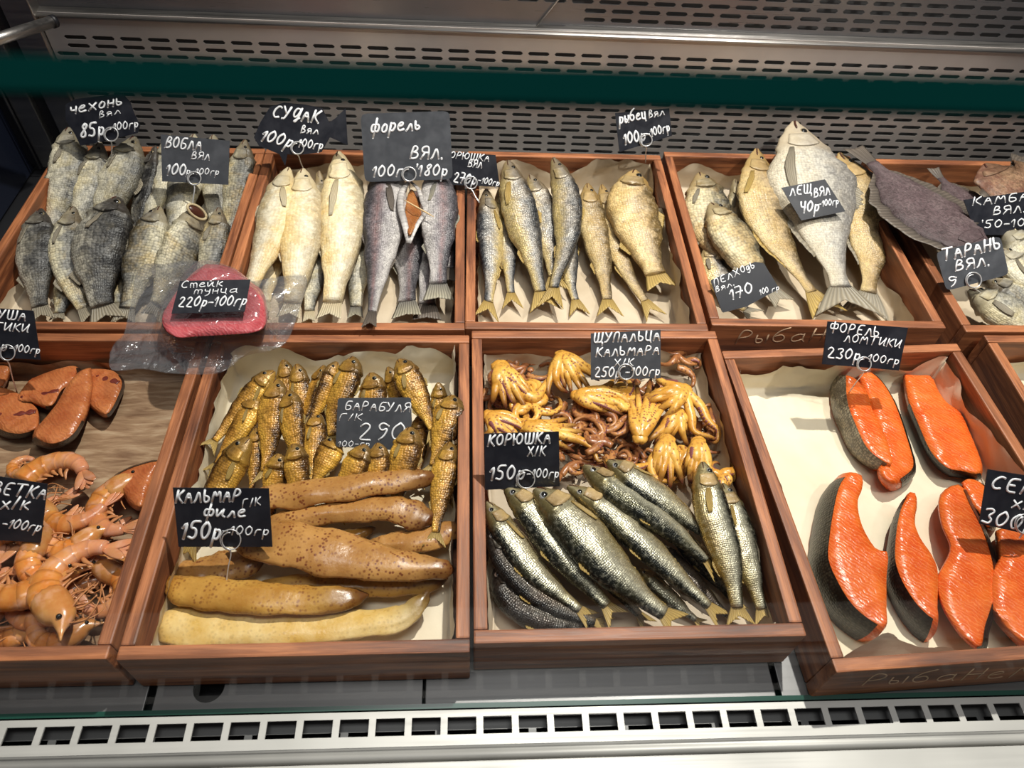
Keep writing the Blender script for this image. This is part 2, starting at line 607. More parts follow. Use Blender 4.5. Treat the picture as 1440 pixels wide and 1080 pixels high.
def slot_sheet(name, x0, nx, pitch, sl, sh, rows, vp, zlo, zhi, mat, off=0.0, offs=(0, 0, .5, .5, .5, 0), thick=0.0012, parent=None, shear=0.0, left_cut=None):
    """an upright steel sheet with rows of rounded slots, rows of one pitch VP starting at ROWS[0]"""
    vs, fs = [], []
    cache = {}

    def V(x, z):
        k = (round(x, 5), round(z, 5))
        if k not in cache:
            cache[k] = len(vs)
            vs.append(Vector((x, yb(x) + off, z)))
        return cache[k]
    xa, xe = x0, x0 + nx * pitch
    c = sh * 0.42
    for ri, zc in enumerate(rows):
        za, ze = zc - vp / 2, zc + vp / 2
        sft = offs[ri % len(offs)] * pitch
        xs = [xa + k * pitch + sft for k in range(nx)]
        if sft:
            fs.append([V(xa, za), V(xa + sft, za), V(xa + sft, ze), V(xa, ze)])
            xs = xs[:-1]
            fs.append([V(xs[-1] + pitch, za), V(xe, za), V(xe, ze), V(xs[-1] + pitch, ze)])
        for k, cx in enumerate(xs):
            l, r = cx, cx + pitch
            if left_cut and l < left_cut(zc):
                fs.append([V(l, za), V(r, za), V(r, ze), V(l, ze)])
                continue
            m = (l + r) / 2
            h = [V(m - sl / 2 + c, zc + sh / 2), V(m + sl / 2 - c, zc + sh / 2), V(m + sl / 2, zc + sh / 2 - c), V(m + sl / 2, zc - sh / 2 + c),
                 V(m + sl / 2 - c, zc - sh / 2), V(m - sl / 2 + c, zc - sh / 2), V(m - sl / 2, zc - sh / 2 + c), V(m - sl / 2, zc + sh / 2 - c)]
            TL, TR, BR, BL = V(l, ze), V(r, ze), V(r, za), V(l, za)
            fs += [[h[0], h[1], TR, TL], [h[1], h[2], TR], [h[2], h[3], BR, TR], [h[3], h[4], BR], [h[4], h[5], BL, BR], [h[5], h[6], BL], [h[6], h[7], TL, BL], [h[7], h[0], TL]]
    for a, b in ((zlo, rows[0] - vp / 2), (rows[-1] + vp / 2, zhi)):
        if b - a > 1e-4:
            fs.append([V(xa, a), V(xe, a), V(xe, b), V(xa, b)])
    fs = [f[::-1] for f in fs]
    return mk(name, vs, fs, mat, parent, smooth=False, solid=thick)


def strip(name, x0, x1, prof, mat, parent=None, base=yb, smooth=False, solid=0.0, closed=False):
    """a long extruded profile; PROF lists (offset from the wall, z)"""
    vs, fs = [], []
    n = len(prof)
    for x in (x0, x1):
        for (o, z) in prof:
            vs.append(Vector((x, (base(x) if base else 0) + o, z)))
    for i in range(n if closed else n - 1):
        j = (i + 1) % n
        fs.append([i, j, n + j, n + i])
    if closed:
        fs.append(list(range(n))[::-1])
        fs.append([n + i for i in range(n)])
    return mk(name, vs, fs, mat, parent, smooth=smooth, solid=solid)


rows = [0.0446 + 0.01225 * k for k in range(-3, 13)]
XL = -0.607
tag(slot_sheet('wall_back', XL, 49, 0.0393, 0.0315, 0.0060, rows, 0.01225, -0.01, 0.226, MAT['steel_back']), kind='structure')
upper_rows = [0.2370 + 0.0125 * k for k in range(9)]
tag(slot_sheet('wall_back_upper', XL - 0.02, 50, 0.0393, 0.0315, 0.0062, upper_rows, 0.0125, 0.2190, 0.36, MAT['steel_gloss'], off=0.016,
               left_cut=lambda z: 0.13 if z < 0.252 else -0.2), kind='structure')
# the duct behind the perforations
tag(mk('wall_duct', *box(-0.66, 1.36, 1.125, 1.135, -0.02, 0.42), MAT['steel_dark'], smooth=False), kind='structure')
# folded shelf lip across the top of the perforated sheet, with the bright rounded bend
tag(strip('trim_1', XL - 0.02, 1.33, [(0.014, 0.2195), (-0.002, 0.2195), (-0.0040, 0.2203), (-0.0048, 0.2215), (-0.0040, 0.2227), (-0.002, 0.2235), (0.008, 0.2245), (0.014, 0.2275)], MAT['steel'], smooth=True, solid=0.001), kind='structure')
# seam between the two upper sheets
tag(mk('trim_2', *tube([Vector((0.095, yb(.1) + 0.012, 0.226)), Vector((0.150, yb(.1) + 0.012, 0.300))], 0.0013, 6), MAT['steel']), kind='structure')
# side wall with its corner posts
tag(mk('wall_left', *box(-0.735, -0.722, 0.15, 1.12, -0.03, 0.42), MAT['navy'], smooth=False), kind='structure')
for nm, a, b, o, m in (('trim_3', -0.648, XL - 0.001, -0.004, 'steel'), ('trim_4', -0.668, -0.648, 0.004, 'gasket'), ('trim_5', -0.700, -0.668, -0.006, 'steel'), ('trim_6', -0.722, -0.704, 0.0, 'gasket')):
    tag(mk(nm, *box(a, b, 1.083 + o, 1.112, -0.02, 0.42, 0.0015), MAT[m], smooth=False), kind='structure')
tag(mk('trim_7', *tube([Vector((-0.702, 1.073, -0.02)), Vector((-0.702, 1.073, 0.42))], 0.0022, 8), MAT['steel_gloss']), kind='structure')
tag(mk('wall_right', *box(1.345, 1.36, 0.10, 1.12, -0.03, 0.42), MAT['navy'], smooth=False), kind='structure')
tag(mk('floor', *box(-0.735, 1.36, 0.02, 1.14, -0.06, -0.035), MAT['black'], smooth=False), kind='structure')

# support rod that leaves the back corner
t = thing('support_rod', (-0.60, 1.06, 0.224), 'round grey metal rod in the upper left back corner above the vents', 'rod')
P0, P1 = on_plane(72, 31, Vector((0, 1.05, 0)), Vector((0, 1, 0))), on_plane(-60, 73, Vector((0, 0.93, 0)), Vector((0, 1, 0)))
mk('rod', *tube([P0, P1], 0.0075, 16), MAT['steel'], t)
mk('end_cap', *tube([P0, P0 + (P0 - P1).normalized() * 0.006], 0.0085, 16), MAT['gasket'], t)

# deck plates, with gaps between them
def plate(x0, x1, label, hole=None):
    y0, y1, z = 0.2125, 1.062, -0.0015
    if hole is None:
        vs, fs = box(x0, x1, y0, y1, -0.004, z + 0.0005, 0.0008)
    else:
        hx, hy, hr = hole
        n = 40
        ang = [2 * math.pi * (i + 0.5) / n for i in range(n)]
        inner = [(hx + hr * math.cos(a), hy + hr * math.sin(a)) for a in ang]
        outer = []
        for a in ang:
            c, s = math.cos(a), math.sin(a)
            k = min(((x1 - hx) / c) if c > 0 else ((x0 - hx) / c), ((y1 - hy) / s) if s > 0 else ((y0 - hy) / s))
            outer.append((hx + c * k, hy + s * k))
        loop = inner + outer
        vs = [Vector((x, y, zz)) for zz in (z + 0.0005, -0.004) for x, y in loop]
        fs = []
        for i in range(n):
            j = (i + 1) % n
            fs += [[i, n + i, n + j, j], [2 * n + i, 2 * n + j, 3 * n + j, 3 * n + i], [i, j, 2 * n + j, 2 * n + i], [n + i, 3 * n + i, 3 * n + j, n + j]]
        # corners of the plate
        for zz, flip in ((0, False), (2 * n, True)):
            for cx, cy in ((x0, y0), (x1, y0), (x1, y1), (x0, y1)):
                k = len(vs)
                vs.append(Vector((cx, cy, z + 0.0005 if not flip else -0.004)))
                near = sorted(range(n), key=lambda i: (outer[i][0] - cx) ** 2 + (outer[i][1] - cy) ** 2)
                a = [i for i in near if abs(outer[i][0] - cx) < 1e-6][:1]
                b = [i for i in near if abs(outer[i][1] - cy) < 1e-6][:1]
                if a and b:
                    f = [zz + n + a[0], k, zz + n + b[0]]
                    fs.append(f)
    tag(mk('deck_plate', vs, fs, MAT['steel_deck'], None, smooth=False, origin=((x0 + x1) / 2, 0.6, 0)), label, 'steel plate', 'steel deck plates under the crates')


plate(-0.622, -0.2945, 'brushed steel deck plate at the far left, ending in a black gap')
plate(-0.2865, -0.0445, 'brushed steel deck plate with a round black drain hole under the squid crate', hole=(-0.2405, 0.2335, 0.0142))
plate(-0.0415, 0.2885, 'sunlit brushed steel deck plate under the smelt and tentacle crate')
plate(0.2945, 0.66, 'steel deck plate under the orange trout slice crate, right of a black gap')
plate(0.663, 1.34, 'steel deck plate at the far right edge under the last crates')

# front air grille and sill
t = thing('vent_grille', (0.1, 0.19, 0), 'long steel air grille with square openings along the front sill', 'grille')
vs, fs = [], []
y0, y1, ya, yz = 0.1865, 0.2015, 0.1775, 0.2075
x = -0.735
k = 0
def quad(a, b, c, d, z=0.0):
    n = len(vs)
    vs.extend([Vector((a, c, z)), Vector((b, c, z)), Vector((b, d, z)), Vector((a, d, z))])
    fs.append([n, n + 1, n + 2, n + 3])
quad(-0.735, 1.345, ya, y0)
quad(-0.735, 1.345, y1, yz)
while x < 1.34:
    quad(x, x + 0.0062, y0, y1)
    x += 0.0322
mk('grille', vs, fs, MAT['steel_sill'], t, smooth=False, solid=0.0016)
vs, fs = [], []
quad(-0.735, 1.345, 0.1795, 0.1885, -0.016)
quad(-0.735, 1.345, 0.1945, 0.212, -0.016)
x = -0.72
while x < 1.34:
    quad(x, x + 0.007, 0.1885, 0.1945, -0.016)
    x += 0.086
mk('inner_slots', vs, fs, MAT['steel_dark'], t, smooth=False, solid=0.0012)
tag(strip('trim_8', -0.735, 1.345, [(0.1775, 0.0), (0.1765, -0.0035), (0.1745, -0.004), (0.1715, -0.0015), (0.1690, -0.0020), (0.1672, -0.006), (0.1670, -0.012)], MAT['steel_sill'], base=None, smooth=True, solid=0.0008), kind='structure')
tag(mk('trim_9', *box(-0.735, 1.345, 0.128, 0.1648, -0.012, 0.0005, 0.001), MAT['steel_sill'], smooth=False), kind='structure')

# front glass leaning towards the customer
t = thing('front_glass', (0.2, 0.209, 0), 'tall clear front glass pane of the counter with dark green polished edges', 'glass')
lo, hi = Vector((0, 0.2085, 0.002)), Vector((0, 0.1068, 0.6526))
upg = (hi - lo).normalized()
nrm = Vector((0, -upg.z, upg.y))
GT = 0.0085
def gl(x, f, o):
    p = lo + (hi - lo) * f - nrm * o
    return Vector((x, p.y, p.z))
vs = [gl(-0.715, 0.004, GT / 2), gl(1.34, 0.004, GT / 2), gl(1.34, 0.998, GT / 2), gl(-0.715, 0.998, GT / 2)]
mk('pane', vs, [[0, 1, 2, 3]] if (vs[1] - vs[0]).cross(vs[2] - vs[1]).y < 0 else [[3, 2, 1, 0]], MAT['glass'], t, smooth=False)
for nm, a, b, th in (('top_edge', 0.9985, 1.0, GT), ('bottom_edge', 0.0, 0.0014, 0.0042)):
    vs = [gl(x, f, o) for x in (-0.715, 1.34) for f, o in ((a, 0), (b, 0), (b, th), (a, th))]
    fs = [[0, 1, 2, 3], [7, 6, 5, 4], [0, 4, 5, 1], [1, 5, 6, 2], [2, 6, 7, 3], [3, 7, 4, 0]]
    mk(nm, vs, fs, MAT['glass_edge' if nm == 'top_edge' else 'glass_foot'], t, smooth=False)['label'] = 'dark green polished glass edge'

# ------------------------------------------------------------------ wooden crates
CW, CL, CT = 0.30, 0.3818, 0.0125
CRATES = {}


def crate(key, x0, y0, deg, label):
    a = R_(deg)
    ca, sa = math.cos(a), math.sin(a)

    def w(p):
        return Vector((x0 + p[0] * ca - p[1] * sa, y0 + p[0] * sa + p[1] * ca, p[2]))
    CRATES[key] = w
    t = thing('wooden_crate', w((CW / 2, CL / 2, 0)), label, 'crate', 'wooden display crates')
    rnd = random.Random(key)

    def board(name, bx, along):
        vs, fs = box(*bx, bev=0.0018)
        o = Vector((rnd.uniform(0, 9), rnd.uniform(0, 9), rnd.uniform(0, 9)))
        gc = [Vector((v[along], v[1 - along], v[2])) + o for v in vs]
        return mk(name, [w(v) for v in vs], fs, MAT['wood'], t, smooth=False, attrs={'gc': gc})
    fb = board('front_board', (0, CW, 0, CT, 0.0005, RIM), 0)
    board('back_board', (0, CW, CL - CT, CL, 0.0005, RIM), 0)
    board('side_board', (0, CT, CT + 0.0004, CL - CT - 0.0004, 0.0005, RIM - 0.0004), 1)
    board('side_board', (CW - CT, CW, CT + 0.0004, CL - CT - 0.0004, 0.0005, RIM - 0.0004), 1)
    board('bottom_board', (CT, CW - CT, CT, CL - CT, 0.001, 0.008), 0)
    return t, fb


crate('A', -0.6105, 0.624, 0.0, 'wooden crate of grey dried roach in the back row at the left end')
crate('B', -0.3069, 0.624, 0.31, 'wooden crate of cream zander and dark trout in the back row')
crate('C', -0.0067, 0.6277, -0.37, 'wooden crate of silver dried whitefish in the middle of the back row')
tD, fD = crate('D', 0.2992, 0.6358, -0.56, 'wooden crate with tan script on its front, holding the big dried bream')
crate('E', 0.6225, 0.6265, 0.0, 'wooden crate of pinkish taran and flounder at the right end of the back row')
crate('F', -0.6078, 0.2357, 0.0, 'wooden crate of orange shrimp and salmon chunks at the left of the front row')
crate('G', -0.3003, 0.2346, 0.16, 'wooden crate of golden smoked mullet and squid fillets in the front row')
crate('H', 0.0030, 0.2429, 0.25, 'wooden crate of squid tentacles and smoked smelt in the front row')
tI, fI = crate('I', 0.3196, 0.2112, 2.66, 'slightly turned wooden crate of orange trout slices on pale paper')
crate('J', 0.6425, 0.2395, 0.0, 'empty looking wooden crate cut off by the right edge, front row')


KEEP = [None]        # the crate whose walls hold what is being built


def hold(v):
    """food lies against the crate's boards, not inside them"""
    if KEEP[0] is None or v.z > RIM + 0.0004: return v
    w = CRATES[KEEP[0]]
    o = w((0, 0, 0))
    ex, ey = w((1, 0, 0)) - o, w((0, 1, 0)) - o
    q = v - o
    a, b = q.dot(ex), q.dot(ey)
    m = CT + 0.0007
    a2, b2 = min(max(a, m), CW - m), min(max(b, m), CL - m)
    d = math.hypot(a - a2, b - b2)
    if d < 1e-6: return v
    if RIM + 0.0005 - v.z < d < CT * 0.6: return Vector((v.x, v.y, RIM + 0.0005 + 0.02 * d))
    return w((a2, b2, v.z))


def liner(key, mat, hf, hr, hb, hl, label, seed, z0=0.0095, crumple=0.0022, flap=None):
    w = CRATES[key]
    ix, iy = CW - 2 * CT, CL - 2 * CT
    ne, nc = 9, 40
    rnd = random.Random(seed)
    vs, fs = [], []
    idx = [('lo', 1 - i / ne) for i in range(ne)] + [('mid', i / nc) for i in range(nc + 1)] + [('hi', (i + 1) / ne) for i in range(ne)]

    def hgt(h, s, sd):
        return max(0.004, h * (0.95 + 0.75 * noise.noise(Vector((s * 4.3, sd + seed * 3.1, 0))) + 0.12 * noise.noise(Vector((s * 17, sd, seed * 2.0)))))
    N = len(idx)
    for (ka, fa) in idx:
        for (kb, fb) in idx:
            sx = 0.0 if ka == 'lo' else 1.0 if ka == 'hi' else fa
            sy = 0.0 if kb == 'lo' else 1.0 if kb == 'hi' else fb
            ea = fa * hgt(hl if ka == 'lo' else hr, sy, 1.3 if ka == 'lo' else 5.7) if ka != 'mid' else 0
            eb = fb * hgt(hf if kb == 'lo' else hb, sx, 9.2 if kb == 'lo' else 13.1) if kb != 'mid' else 0
            e = max(ea, eb)
            x, y = sx * ix, sy * iy
            q = Vector((x, y, e))
            c1 = nz(q, 26, seed)
            c2 = nz(q, 70, seed + 5)
            c3 = abs(nz(q, 40, seed + 9))
            z = z0 + e * 0.98 + crumple * (0.7 * c1 + 0.4 * c2 + 0.9 * c3) * (1 if e == 0 else 0.3)
            z = max(z, z0 - 0.0008)
            lean = 0.0012 + 0.005 * math.exp(-e / 0.008) + (e * 0.12 + 0.0025) * (0.5 + 0.9 * c1 + 0.5 * c2)
            lean = max(0.001, lean)
            dl, dr, df, db = x, ix - x, y, iy - y
            if flap and kb == 'lo' and flap[0] < sx < flap[1]:     # a loose flap that folds in over the food
                k = math.sin(math.pi * (sx - flap[0]) / (flap[1] - flap[0])) ** .5
                z = z0 + e * (.98 + k * .5) + .001 * c2
                y = max(y, e * k * (.75 + .3 * c1))
                df = y
            if dl < lean: x = lean
            if dr < lean: x = ix - lean
            if df < lean: y = lean
            if db < lean: y = iy - lean
            edge = min(dl, dr, df, db)
            if e == 0 and edge < 0.012:
                z += 0.004 * (1 - edge / 0.012) ** 2
            vs.append(w((CT + x, CT + y, z)))
    for i in range(N - 1):
        for j in range(N - 1):
            fs.append([i * N + j, (i + 1) * N + j, (i + 1) * N + j + 1, i * N + j + 1])
    o = mk('parchment_sheet', vs, fs, MAT[mat], None, origin=w((CW / 2, CL / 2, z0)))
    return tag(o, label, 'paper', 'parchment sheets lining the crates')


liner('A', 'paper', 0.012, 0.02, 0.03, 0.025, 'beige parchment lining under the grey dried roach', 1)
liner('B', 'paper', 0.010, 0.02, 0.035, 0.02, 'beige parchment lining under the cream zander and trout', 2)
liner('C', 'paper', 0.012, 0.050, 0.045, 0.014, 'crinkled beige parchment under the silver dried whitefish', 3)
liner('D', 'paper', 0.012, 0.03, 0.036, 0.012, 'beige parchment lining under the dried bream', 4)
liner('E', 'paper', 0.012, 0.02, 0.02, 0.02, 'parchment lining under the pinkish taran at the right end', 5)
liner('F', 'paper_brown', 0.016, 0.014, 0.022, 0.012, 'streaky brown oily parchment under the shrimp and salmon chunks', 6)
liner('G', 'paper_pale', 0.014, 0.045, 0.050, 0.046, 'crumpled pale parchment under the golden mullet and squid fillets', 7)
liner('H', 'paper', 0.012, 0.046, 0.036, 0.022, 'beige parchment under the squid tentacles and smelt', 8)
liner('I', 'paper_pale', 0.030, 0.046, 0.050, 0.034, 'cream parchment with raised folds under the orange trout slices', 9, crumple=0.0034, flap=(0.02, 0.46))
liner('J', 'paper_pale', 0.012, 0.02, 0.03, 0.04, 'pale parchment in the crate cut off at the right edge', 10)

# ------------------------------------------------------------------ handwriting
GLY = {
 'А': '0,0 3,10 6,0|1,4 5,4', 'Б': '6,10 1,10 0,0 4,0 6,2 5,5 1,5', 'В': '0,0 1,10 4,10 5,8 4,6 1,5|1,5 5,5 6,2 4,0 0,0', 'Г': '0,0 1,10 6,10',
 'Д': '5,9 2,10 0,6 1,2 4,3 6,10|6,10 5,1 3,-2 2,-1 6,2', 'Е': '6,10 1,10 0,0 5,0|1,5 4,5', 'И': '0,10 0,1 1,0 6,9|6,10 5,0 6,0', 'К': '0,0 1,10|6,10 1,5 6,0',
 'Л': '0,0 1,1 3,10 6,0', 'М': '0,0 2,10 4,3 7,10 8,0', 'Н': '0,0 1,10|6,10 5,0|1,5 6,5', 'О': '3,10 0,7 0,3 2,0 5,1 6,5 5,9 3,10', 'П': '0,0 1,10 6,10 5,0',
 'Р': '0,0 1,10 4,10 6,8 5,5 1,4', 'С': '6,9 4,10 1,7 0,3 2,0 5,1', 'Т': '3,0 4,10|0,10 8,10', 'У': '0,10 3,4|6,10 2,0 0,0', 'Ф': '4,-1 4,11|4,8 1,9 0,6 1,3 4,4 7,3 8,6 7,9 4,8',
 'Х': '0,0 6,10|0,10 6,0', 'Ц': '0,10 0,0 5,0|5,10 5,0 6,-2', 'Ч': '0,10 0,6 2,5 5,6|5,10 5,0', 'Ш': '0,10 0,0 4,0 4,10|4,0 8,0 8,10', 'Щ': '0,10 0,0 4,0 4,10|4,0 8,0 8,10|8,0 9,0 9,-3',
 'Ь': '0,10 0,0 4,0 5,3 3,5 0,5', 'Ю': '0,0 0,10|0,5 3,5|6,10 3,7 3,3 5,0 8,2 9,6 8,9 6,10', 'Я': '6,0 6,10 2,10 0,8 1,5 6,5|3,5 0,0',
 'а': '5,5 3,6 0,4 0,1 2,0 5,2|5,6 5,1 6,0', 'б': '6,11 2,9 0,5 0,2 2,0 5,1 5,4 3,6 0,4', 'в': '0,0 1,9 3,10 4,7 1,5 4,4 4,1 0,0', 'г': '0,0 1,6 5,6', 'д': '4,6 1,6 0,3 1,0 3,1 5,6 5,-2 3,-5 1,-3',
 'е': '0,3 4,4 4,6 2,6 0,4 0,1 2,0 5,1', 'и': '0,6 0,1 1,0 4,5|5,6 4,1 6,0', 'й': '0,6 0,1 1,0 4,5|5,6 4,1 6,0|2,8 3,8', 'к': '0,0 1,7|5,6 1,3 5,0', 'л': '0,0 1,1 3,6 5,0',
 'м': '0,0 2,6 3,1 6,6 7,0', 'н': '0,0 0,6|4,6 4,0|0,3 4,3', 'о': '2,6 0,4 0,1 2,0 4,1 4,5 2,6', 'п': '0,0 0,6 4,6 4,0', 'р': '0,-4 1,6|1,5 4,6 5,3 3,0 1,1', 'с': '5,5 3,6 0,4 0,1 2,0 5,1',
 'т': '0,0 0,6 3,5 3,0|3,5 6,6 6,0', 'у': '0,6 0,3 4,3|4,6 4,-2 1,-4', 'ф': '3,-4 4,10|4,5 1,6 0,3 1,0 4,1 6,0 7,3 6,6 4,5', 'х': '0,0 5,6|0,6 5,0', 'ц': '0,6 0,0 4,0|4,6 4,0 5,-2',
 'ч': '0,6 0,3 3,3|4,6 4,0', 'ь': '0,6 0,0 3,0 4,2 2,3 0,3', 'ы': '0,6 0,0 3,0 3,3 0,3|5,6 5,0', 'я': '4,0 4,6 1,6 0,4 1,3 4,3|2,3 0,0',
 '0': '3,10 0,7 0,3 2,0 5,2 6,7 3,10', '1': '0,6 3,10 2,0', '2': '0,8 2,10 5,8 3,4 0,0 6,0', '3': '0,9 3,10 5,8 2,5 5,3 4,0 0,1', '4': '0,10 0,5 5,5|5,10 4,0', '5': '6,10 1,10 0,6 4,6 5,2 3,0 0,1',
 '7': '0,10 5,10 2,0|0,5 5,5', '8': '4,10 1,8 4,5 5,1 2,0 0,2 4,6 6,9 4,10', '9': '5,8 2,10 0,8 2,5 5,7 4,2 2,0', '-': '0,4 4,4', '.': '0,0 0,0.6', '/': '0,0 3,10', ' ': '', "'": '0,10 0,8',
}


def chaikin(p, it=2):
    for _ in range(it):
        if len(p) < 3: return p
        q, m = [p[0]], len(p) - 2
        for k, (a, b) in enumerate(zip(p, p[1:])):
            if k > 0: q.append((a[0] * .75 + b[0] * .25, a[1] * .75 + b[1] * .25))
            if k < m: q.append((a[0] * .25 + b[0] * .75, a[1] * .25 + b[1] * .75))
        p = q + [p[-1]]
    return p


def write(text, x0, y0, x1, y1, h, p0, n, slant=0.15, pen=0.085, jitter=0.5, seed=0, thick=0.35):
    """strokes of a handwritten line whose baseline runs from (x0, y0) to (x1, y1) on the plane through P0"""
    rnd = random.Random(text + str(seed))
    glyphs = []
    cur = 0.0
    for ch in text:
        s = GLY[ch]
        if not s:
            cur += 4
            continue
        st = [[tuple(float(c) for c in p.split(',')) for p in k.split()] for k in s.split('|')]
        wd = max(p[0] for k in st for p in k)
        glyphs.append((cur, st))
        cur += wd + 2.6
    total = max(cur - 2.6, 1)
    dx, dy = x1 - x0, y1 - y0
    L = math.hypot(dx, dy)
    ux, uy = dx / L, dy / L
    vx, vy = uy, -ux
    kx, ky = L / total, h / 10
    out = []
    for cur, st in glyphs:
        jy, ja = rnd.uniform(-jitter, jitter), rnd.uniform(-0.05, 0.05)
        for k in st:
            q = []
            for (x, y) in chaikin(k):
                X = (cur + x) * kx + (y * ky) * (slant + ja)
                Y = (y + jy * 0.6) * ky
                q.append(on_plane(x0 + ux * X + vx * Y, y0 + uy * X + vy * Y, p0, n))
            if len(q) == 1: q.append(q[0] + Vector((0.0004, 0, 0)))
            r = pen * h * 0.5 * depth(q[0]) / FPX * 2.0
            out.append(tube(q, r, 6, flat=thick, upv=n))
            for e in (q[0], q[-1]):     # round pen ends
                out.append(disc(e, n, r, r * thick * 0.9))
    return join(out)


def disc(c, n, r, h):
    a = n.orthogonal().normalized()
    b = n.cross(a)
    vs = [c + (a * math.cos(t) + b * math.sin(t)) * r for t in [i * math.pi / 4 for i in range(8)]] + [c + n * h]
    return vs, [[i, (i + 1) % 8, 8] for i in range(8)]


def card(label, poly, z, tilt, lines, mat='card_black', ring=None, stem=None, anchor=None, yaw=0, round_=0):
    """a chalk price card cut to POLY (pixels) on a plane leaning back TILT degrees, with its wire pin"""
    ax, ay = anchor or (sum(p[0] for p in poly) / len(poly), max(p[1] for p in poly))
    p0 = at(ax, ay, z)
    a = R_(tilt)
    n = Matrix.Rotation(R_(yaw), 3, 'Z') @ Vector((0, -math.sin(a), math.cos(a)))
    if round_:
        q = []
        for i, p in enumerate(poly):
            A, B = Vector(poly[i - 1]), Vector(poly[(i + 1) % len(poly)])
            p = Vector(p)
            for f in (1, .45, 0, -.45, -1):
                da, db = (A - p).normalized() * round_, (B - p).normalized() * round_
                if f > 0: q.append(p + da * f + (db * 0.0) + (da + db) * (1 - f) * 0.16)
                elif f == 0: q.append(p + (da + db) * 0.24)
                else: q.append(p + db * -f + (da + db) * (1 + f) * 0.16)
        poly = [(v.x, v.y) for v in q]
    P = [on_plane(x, y, p0, n) for x, y in poly]
    c = sum(P, Vector()) / len(P)
    t = thing('price_tag', c, label, 'price tag', 'chalk price tags')
    k = len(P)
    vs = P + [p - n * 0.0009 for p in P]
    fs = [list(range(k))[::-1], [k + i for i in range(k)]] + [[i, (i + 1) % k, k + (i + 1) % k, k + i] for i in range(k)]
    cd = mk('card', vs, fs, MAT[mat], t, smooth=False)
    pt = p0 + n * 0.0003
    V = join([write(*l[:6], pt, n, **(l[6] if len(l) > 6 else {})) for l in lines])
    mk('lettering', *V, MAT['chalk'], cd)['label'] = 'white handwritten chalk lettering'
    if ring:
        rx, ry, rr = ring
        pr = p0 + n * 0.002
        path = []
        for i in range(34):
            g = math.pi / 2 + 2 * math.pi * i / 22
            q = rr * (1 - 0.30 * max(0, i - 20) / 13)
            path.append(on_plane(rx + q * math.cos(g), ry + q * math.sin(g), pr + n * (0.0004 * i / 10), n))
        wr = 0.85 * depth(path[0]) / FPX
        parts = [tube(path, wr, 7)]
        if stem:
            b = at(*stem)
            s0 = path[0]
            mid = s0.lerp(b, 0.15) + Vector((0.001, 0, 0))
            parts.append(tube(catmull([s0, mid, s0.lerp(b, 0.5), b], 12), wr, 7))
        mk('wire_pin', *join(parts), MAT['wire'], t)['label'] = 'thin chrome wire pin with a ring'
    return t


S = dict
card('dark fish-shaped card reading 85р at the back left corner', [(92, 147), (106, 139), (140, 135), (172, 131), (183, 143), (188, 158), (197, 176), (194, 187), (150, 198), (113, 205), (106, 190), (92, 168)], 0.105, 62,
     [('чехонь', 99, 161, 171, 147, 15, S(slant=.25)), ('вял', 140, 166, 169, 159, 9), ('85р', 113, 194, 146, 190, 19), ('-100гр', 153, 185, 194, 179, 11)], 'card_grey' if 0 else 'card_black', (156, 189, 10), (158, 232, 0.075))
card('grey card reading ВОБЛА among the dried roach', [(226, 189), (323, 198), (321, 260), (228, 255)], 0.085, 60,
     [('ВОБЛА', 232, 207, 282, 211, 15), ('ВЯЛ', 269, 223, 294, 225, 10), ('100', 233, 246, 260, 247, 16), ('р-100гр', 262, 245, 307, 246, 9)], 'card_grey', (273, 251, 9.5), (270, 300, 0.055))
card('black fish-shaped card reading СУДАК with a pointed tail', [(357, 193), (366, 172), (380, 150), (400, 144), (430, 147), (453, 152), (463, 172), (472, 166), (486, 152), (489, 204), (464, 193), (452, 214), (421, 218), (404, 217), (401, 233), (393, 217), (364, 205)], 0.09, 60,
     [('СУДАК', 383, 165, 447, 173, 17), ('вял', 423, 187, 447, 188, 11), ('100р', 365, 198, 408, 207, 17, S(slant=.3)), ('-100гр', 412, 206, 453, 210, 12)], 'card_black', (418, 208, 9), (428, 240, 0.052))
card('large rounded grey card reading форель and 180р', [(507, 160), (632, 156), (637, 252), (513, 256)], 0.094, 62,
     [('форель', 521, 187, 590, 182, 19, S(slant=.2)), ('ВЯЛ.', 577, 223, 621, 223, 17), ('100г', 523, 249, 565, 248, 16), ("'180р", 584, 247, 628, 247, 16)], 'card_grey', (575, 245, 10), (577, 272, 0.05), round_=9)
card('black card tucked behind the large grey one, reading ОРЮШКА 270р', [(616, 212), (697, 218), (703, 263), (618, 259)], 0.078, 60,
     [('КОРЮШКА', 624, 221, 687, 227, 9), ('ВЯЛ', 658, 234, 677, 236, 10), ('270р', 637, 256, 668, 260, 14), ('-100гр', 672, 257, 701, 262, 9)], 'card_black', (662, 257, 9), (674, 285, 0.066), yaw=2)
card('tilted black card reading рыбец вял in front of the vents', [(865, 159), (941, 152), (945, 191), (871, 214)], 0.105, 62,
     [('рыбец', 871, 174, 908, 166, 15), ('вял', 913, 166, 934, 161, 11), ('100р', 878, 204, 907, 197, 16), ('-100гр', 911, 194, 942, 184, 12)], 'card_black', (908, 197, 9), (908, 228, 0.07))
card('black slanted card reading ЛЕЩ 40р lying on the big bream', [(1099, 264), (1160, 252), (1189, 297), (1127, 310)], 0.081, 38,
     [('ЛЕЩ', 1111, 275, 1141, 271, 12), ('ВЯЛ', 1145, 277, 1167, 273, 12), ('40р', 1126, 299, 1151, 297, 15), ('-100гр', 1152, 291, 1179, 287, 9)])
